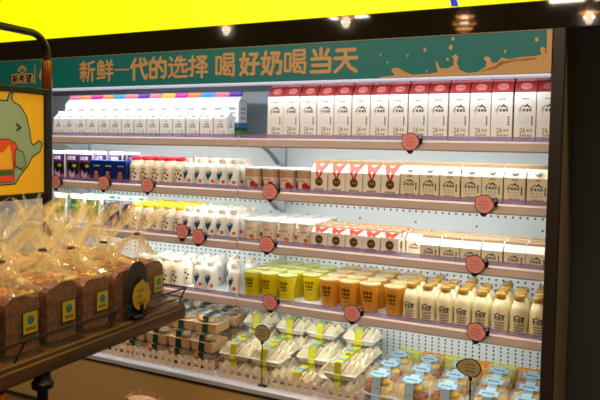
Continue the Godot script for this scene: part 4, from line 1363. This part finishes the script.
func make_cart() -> void:
	var wood := tmat(noise_img(512, 128, .005, .12, 21, Color(.21, .12, .045), Color(.40, .245, .10)), .45)
	wood.uv1_triplanar = true
	wood.uv1_scale = Vector3(2, 2, .7)
	var iron := mat(Color(.022, .02, .018), .4, .3)
	var brass := mat(Color(.55, .30, .10), .28, .8)
	var bx0 := -1.96
	var bx1 := -1.156
	var z0 := .655
	var z1 := 2.05
	var t := thing("bread_cart", "dark wooden bread cart with black iron legs, rail and arched frame", "cart", Vector3(0, 0, 0))
	part(t, "board", box(Vector3(bx1 - bx0, .026, z1 - z0), .004, Vector3((bx0 + bx1) / 2, 1.037, (z0 + z1) / 2)), wood)
	part(t, "front_trim", box(Vector3(.03, .040, z1 - z0 + .01), .006, Vector3(bx1 - .012, 1.02, (z0 + z1) / 2)), wood)
	part(t, "under_board", box(Vector3(bx1 - bx0 - .03, .022, z1 - z0 - .02), .004, Vector3((bx0 + bx1) / 2, 1.012, (z0 + z1) / 2)), wood)
	for q in [[-1.176, 1.19], [-1.176, 1.96], [-1.92, .72], [-1.92, 1.96], [-1.92, 1.30]]:
		var leg := part(t, "leg", lathe([[.026, 0.0], [.026, .012], [.0125, .02], [.0125, .955], [.024, .962], [.026, .975], [.020, .982], [.018, .999]], 16), iron, Vector3(q[0], 0, q[1]))
		leg.set_meta("label", "black iron pipe leg with flange")
	# wire guard
	var s := st_new()
	var rx := bx1 - .006
	var rz := z0 - .018
	add_path(s, [Vector3(rx, 1.092, 2.0), Vector3(rx, 1.092, rz), Vector3(bx0 + .02, 1.092, rz), Vector3(bx0 + .02, 1.092, 2.0)], .0028, 8)
	add_path(s, [Vector3(rx, 1.066, 2.0), Vector3(rx, 1.066, rz + .02), Vector3(bx0 + .02, 1.066, rz + .02)], .002, 6)
	for zz in [.675, .98, 1.28, 1.58]:
		add_path(s, [Vector3(rx, 1.092, zz - .03), Vector3(rx - .002, 1.049, zz)], .0028, 6)
	part(t, "wire_guard", done(s), iron)
	# arched frame: posts and pipe
	var px := -1.72
	var arch := []
	arch.append(Vector3(px, 1.80, .676))
	for k in 9:
		var a := PI / 2 * k / 8
		arch.append(Vector3(px, 1.835 + .066 * sin(a), .676 + .066 * (1 - cos(a))))
	arch.append(Vector3(px, 1.905, 1.2))
	arch.append(Vector3(px, 1.905, 1.95))
	part(t, "arch_pipe", tube(arch, .0125, 14), iron)
	part(t, "frame_post", lathe([[.016, 1.05], [.016, 1.725]], 16), iron, Vector3(px, 0, .676))
	part(t, "brass_sleeve", lathe([[.0165, 1.722], [.0172, 1.726], [.0172, 1.812], [.0165, 1.816]], 18), brass, Vector3(px, 0, .676))
	part(t, "frame_post", lathe([[.016, 1.05], [.016, 1.90]], 16), iron, Vector3(px, 0, 1.96))

	# hanging yellow picture sign in the frame
	var sg := thing("picture_sign", "yellow framed picture sign with a grey-green sea creature in the cart frame", "sign", Vector3(-1.70, 1.355, .70))
	var L := .95
	part(sg, "frame", box(Vector3(.022, .02, L), .003, Vector3(0, .352, L / 2)), iron)
	part(sg, "frame", box(Vector3(.022, .02, L), .003, Vector3(0, .006, L / 2)), iron)
	part(sg, "frame", box(Vector3(.022, .365, .022), .003, Vector3(0, .18, .002)), iron)
	part(sg, "frame", box(Vector3(.022, .365, .022), .003, Vector3(0, .18, L)), iron)
	part(sg, "yellow_panel", box(Vector3(.008, .335, L - .02), .001, Vector3(0, .18, L / 2)), mat(Color(.90, .68, .01), .5))
	# print: outline points measured on the sign in centimetre-like units, u runs along the sign, v down
	var conv := func(pts: Array, grow: float) -> PackedVector2Array:
		var q := PackedVector2Array()
		for p in pts: q.append(Vector2(-p[0] * .00117, .353 - p[1] * .00102))
		if grow > 0:
			var g: Array = Geometry2D.offset_polygon(q, grow, Geometry2D.JOIN_ROUND)
			if g.size() > 0: return g[0]
		return q
	var body := [[235, 60], [215, 45], [150, 42], [122, 42], [116, 20], [106, 12], [112, 30], [104, 44], [82, 54], [62, 86], [52, 130], [46, 172], [36, 178], [18, 164], [8, 170], [16, 196], [42, 212], [58, 240], [84, 272], [100, 296], [235, 300]]
	var cup_ := [[235, 158], [120, 160], [98, 172], [92, 188], [104, 236], [104, 290], [235, 292]]
	var items := [["navy_outline", body, .0045, Color(.03, .035, .07)], ["creature_body", body, 0.0, Color(.52, .60, .50)], ["cup_outline", cup_, .003, Color(.05, .04, .06)], ["orange_cup", cup_, 0.0, Color(.80, .25, .08)],
		["yellow_stripe", [[235, 200], [140, 200], [118, 176], [112, 200], [108, 250], [235, 252]], 0.0, Color(.85, .62, .05)], ["green_stripe", [[235, 254], [107, 254], [106, 270], [235, 272]], 0.0, Color(.15, .33, .14)],
		["fin_outline", [[98, 190], [74, 200], [66, 236], [78, 252], [100, 240]], .003, Color(.03, .035, .07)], ["fin", [[98, 190], [74, 200], [66, 236], [78, 252], [100, 240]], 0.0, Color(.47, .55, .46)],
		["eye_line", [[96, 112], [84, 120], [95, 128], [96, 132], [80, 121], [95, 108]], .0012, Color(.03, .035, .07)]]
	var lift := .0042
	for it in items:
		var pr := part(sg, it[0], prism(conv.call(it[1], it[2]), 0.0), mat(it[3], .5), Vector3(lift, 0, .012))
		pr.rotation.y = PI / 2
		lift += .0003

	# loaves
	var crust := tmat(noise_img(128, 128, .05, .05, 31, Color(.25, .10, .025), Color(.50, .23, .05)), .5)
	crust.uv1_triplanar = true
	crust.uv1_scale = Vector3(7, 7, 7)
	var crust_top := crust
	var bag_m := clear(Color(1.0, .93, .72), .05, .10)
	var gather_m := clear(Color(1.0, .92, .68), .12, .14)
	var sticker_img := sheet(64, 80, Color(.66, .56, .06))
	sticker_img.fill_rect(Rect2i(0, 0, 64, 4), Color(.08, .07, .06))
	sticker_img.fill_rect(Rect2i(0, 76, 64, 4), Color(.08, .07, .06))
	sticker_img.fill_rect(Rect2i(0, 0, 4, 80), Color(.08, .07, .06))
	sticker_img.fill_rect(Rect2i(60, 0, 4, 80), Color(.08, .07, .06))
	dot(sticker_img, 32, 32, 14, 15, Color(.16, .38, .44))
	marks(sticker_img, 14, 54, 11, 3, 2.2, Color(.25, .2, .05))
	var sticker := tmat(sticker_img, .4)
	var tie := mat(Color(.18, .08, .03), .5)
	var crown := tmat(noise_img(128, 128, .09, .09, 33, Color(.42, .18, .02), Color(.86, .55, .10)), .5)
	var spots := []
	for k in 5: spots.append([-1.285, 1.232 - .1165 * k, 1.0])
	spots.append([-1.285, 1.349, 1.0])
	for k in 6: spots.append([-1.515, 1.30 - .122 * k, 1.0])
	for k in 4: spots.append([-1.80 + .0, 1.36 - .14 * k, .9])
	for i in spots.size():
		var q: Array = spots[i]
		var front := i < 6
		var lab: String = "bagged toast loaf, %s from the cart end by the cooler, " % NTH[4 - i if i < 5 else (5 if i == 5 else (11 - i if i < 12 else 15 - i))]
		lab += "front row" if front else ("second row" if i < 12 else "rear row")
		var o := thing("bread_loaf", lab, "bread", Vector3(q[0], 1.051, q[1]), "front row of bagged loaves" if front else ("second row of bagged loaves" if i < 12 else "rear row of bagged loaves"))
		var h := .135 + rng.randf_range(-.006, .008)
		var lf := part(o, "loaf", loaf_mesh(.100, h, .185, 40 + i), crust)
		part(lf, "golden_crown", crown_mesh(.094, h, .18, 60 + i), crown)
		var lean := Vector3(rng.randf_range(-.01, .06), 0, rng.randf_range(-.012, .012))
		var neck := h + .085 + rng.randf_range(-.012, .016)
		var bg := part(o, "plastic_bag", bag_mesh(.104, h + .012, .196, neck, neck + .072, lean, 80 + i, false), bag_m)
		part(bg, "gathered_top", bag_mesh(.104, h + .012, .196, neck, neck + .072, lean, 80 + i, true), gather_m)
		part(bg, "twist_tie", lathe([[.008, -.003], [.0112, -.002], [.0112, .002], [.008, .003]], 12), tie, Vector3(lean.x * .55, neck, lean.z * .55))
		if front and i != 3:
			var sm := st_new()
			quad(sm, Vector3(0, .028, .0235), Vector3(0, .028, -.0235), Vector3(0, -.028, -.0235), Vector3(0, -.028, .0235), Vector3(1, 0, 0))
			part(o, "yellow_sticker", done(sm), sticker, Vector3(.1045, .074, -.012))
	# dark card and flame-shaped yellow tag
	var card := thing("price_card", "dark grey arched card standing before the bread loaves", "card", Vector3(-1.170, 1.051, .862))
	var cp := PackedVector2Array([Vector2(-.042, 0), Vector2(.042, 0), Vector2(.042, .11)])
	for k in 9:
		var a := PI * k / 8
		cp.append(Vector2(cos(a) * .042, .11 + sin(a) * .05))
	cp.append(Vector2(-.042, .11))
	var c1 := part(card, "card_board", prism(cp, .003), mat(Color(.15, .14, .10), .6))
	c1.rotation.y = PI / 2
	var c2 := part(card, "round_mark", prism(ring_points(.016, .02, 16, Vector2(.006, .098)), .001), mat(Color(.015, .015, .015), .5), Vector3(.001, 0, 0))
	c2.rotation.y = PI / 2
	var yt := thing("flame_price_tag", "yellow wavy-edged price tag clipped before the dark card", "price tag", Vector3(-1.158, 1.051, .858))
	var fp := PackedVector2Array()
	for k in 26:
		var a := TAU * k / 26
		var r := .036 + (.005 if k % 3 == 0 and cos(a) > -.2 else 0.0)
		fp.append(Vector2(cos(a) * r, sin(a) * r * 1.12 + .062))
	var y1 := part(yt, "tag_face", prism(fp, .0015), mat(Color(.66, .50, .03), .5))
	y1.rotation.y = PI / 2
	var wl := st_new()
	for r in 3:
		for k in [3, 2, 4][r]:
			add_box(wl, Vector3(-.014 + k * .011, .080 - r * .017, .0006), Vector3(.008, .002, .0005))
			add_box(wl, Vector3(-.014 + k * .011, .077 - r * .017, .0006), Vector3(.0018, .007, .0005))
	var y2 := part(yt, "lettering", done(wl), mat(Color(.12, .09, .02), .5))
	y2.rotation.y = PI / 2
	part(yt, "clip", box(Vector3(.014, .046, .012), .003, Vector3(0, .018, 0)), iron)
	part(yt, "clip_base", box(Vector3(.02, .012, .05), .003, Vector3(-.002, .006, .01)), iron)

	# things at the lower edge of the view
	var post := thing("orange_post", "orange steel post under the bread cart edge", "post", Vector3(-1.19, 0, 1.305))
	part(post, "pole", lathe([[.016, 0.01], [.016, .985]], 14), mat(Color(.90, .34, .06), .45))
	part(post, "base", lathe([[.05, 0.0], [.05, .01], [.018, .016]], 16), mat(Color(.3, .1, .03), .5))
	paper_bag()

func crown_mesh(w: float, h: float, d: float, seed_: int) -> ArrayMesh:
	# split, knobbly upper crust
	var n := FastNoiseLite.new()
	n.seed = seed_
	n.frequency = 22.0
	var s := st_new()
	var nx := 22
	var nz := 14
	var g := []
	for j in nx + 1:
		var row := []
		for i in nz + 1:
			var u := float(j) / nx - .5
			var v := float(i) / nz - .5
			var edge := clampf((.5 - absf(u)) * 8, 0, 1) * clampf((.5 - absf(v)) * 5, 0, 1)
			var y := h * .93 + edge * (.016 + .012 * n.get_noise_2d(u * d * 1.0, v * w) + .008 * n.get_noise_2d(u * d * 2.4, v * w * 2.4))
			row.append(Vector3(u * d, y, v * w))
		g.append(row)
	for j in nx:
		for i in nz:
			quad(s, g[j][i], g[j][i + 1], g[j + 1][i + 1], g[j + 1][i], Vector3.UP, Rect2(float(j) / nx, float(i) / nz, 1.0 / nx, 1.0 / nz))
	return done(s)

func paper_bag() -> void:
	var t := thing("paper_bag", "crumpled kraft paper bag standing on the aisle floor before the cooler", "bag", Vector3(-1.575, 0, .35))
	var n := FastNoiseLite.new()
	n.seed = 3
	n.frequency = 9.0
	var s := st_new()
	var m := 40
	var g := []
	for j in 13:
		var row := []
		for i in m + 1:
			var a := TAU * (i % m) / m
			var f := 1 + .18 * n.get_noise_3d(cos(a) * .2, j * .04, sin(a) * .2)
			row.append(Vector3(signf(cos(a)) * pow(absf(cos(a)), .5) * .075 * f, j * .0463 + (0.03 * n.get_noise_2d(cos(a) * .3, sin(a) * .3) if j == 12 else 0.0), signf(sin(a)) * pow(absf(sin(a)), .5) * .05 * f))
		g.append(row)
	for j in 12:
		for i in m:
			quad(s, g[j + 1][i], g[j + 1][i + 1], g[j][i + 1], g[j][i], (g[j][i] + g[j][i + 1]) * Vector3(1, 0, 1))
	var paper := tmat(noise_img(64, 64, .1, .1, 41, Color(.70, .51, .37), Color(.84, .66, .51)), .8)
	paper.uv1_triplanar = true
	paper.uv1_scale = Vector3(6, 6, 6)
	part(t, "paper_body", done(s), paper)
	part(t, "bottom_fold", box(Vector3(.14, .004, .09), .001, Vector3(0, .002, 0)), paper)
	var b := st_new()
	add_prism(b, ring_points(.065, .042, 20), .004)
	var lid := part(t, "tucked_paper", done(b), paper, Vector3(0, .545, 0))
	lid.rotation.x = -PI / 2
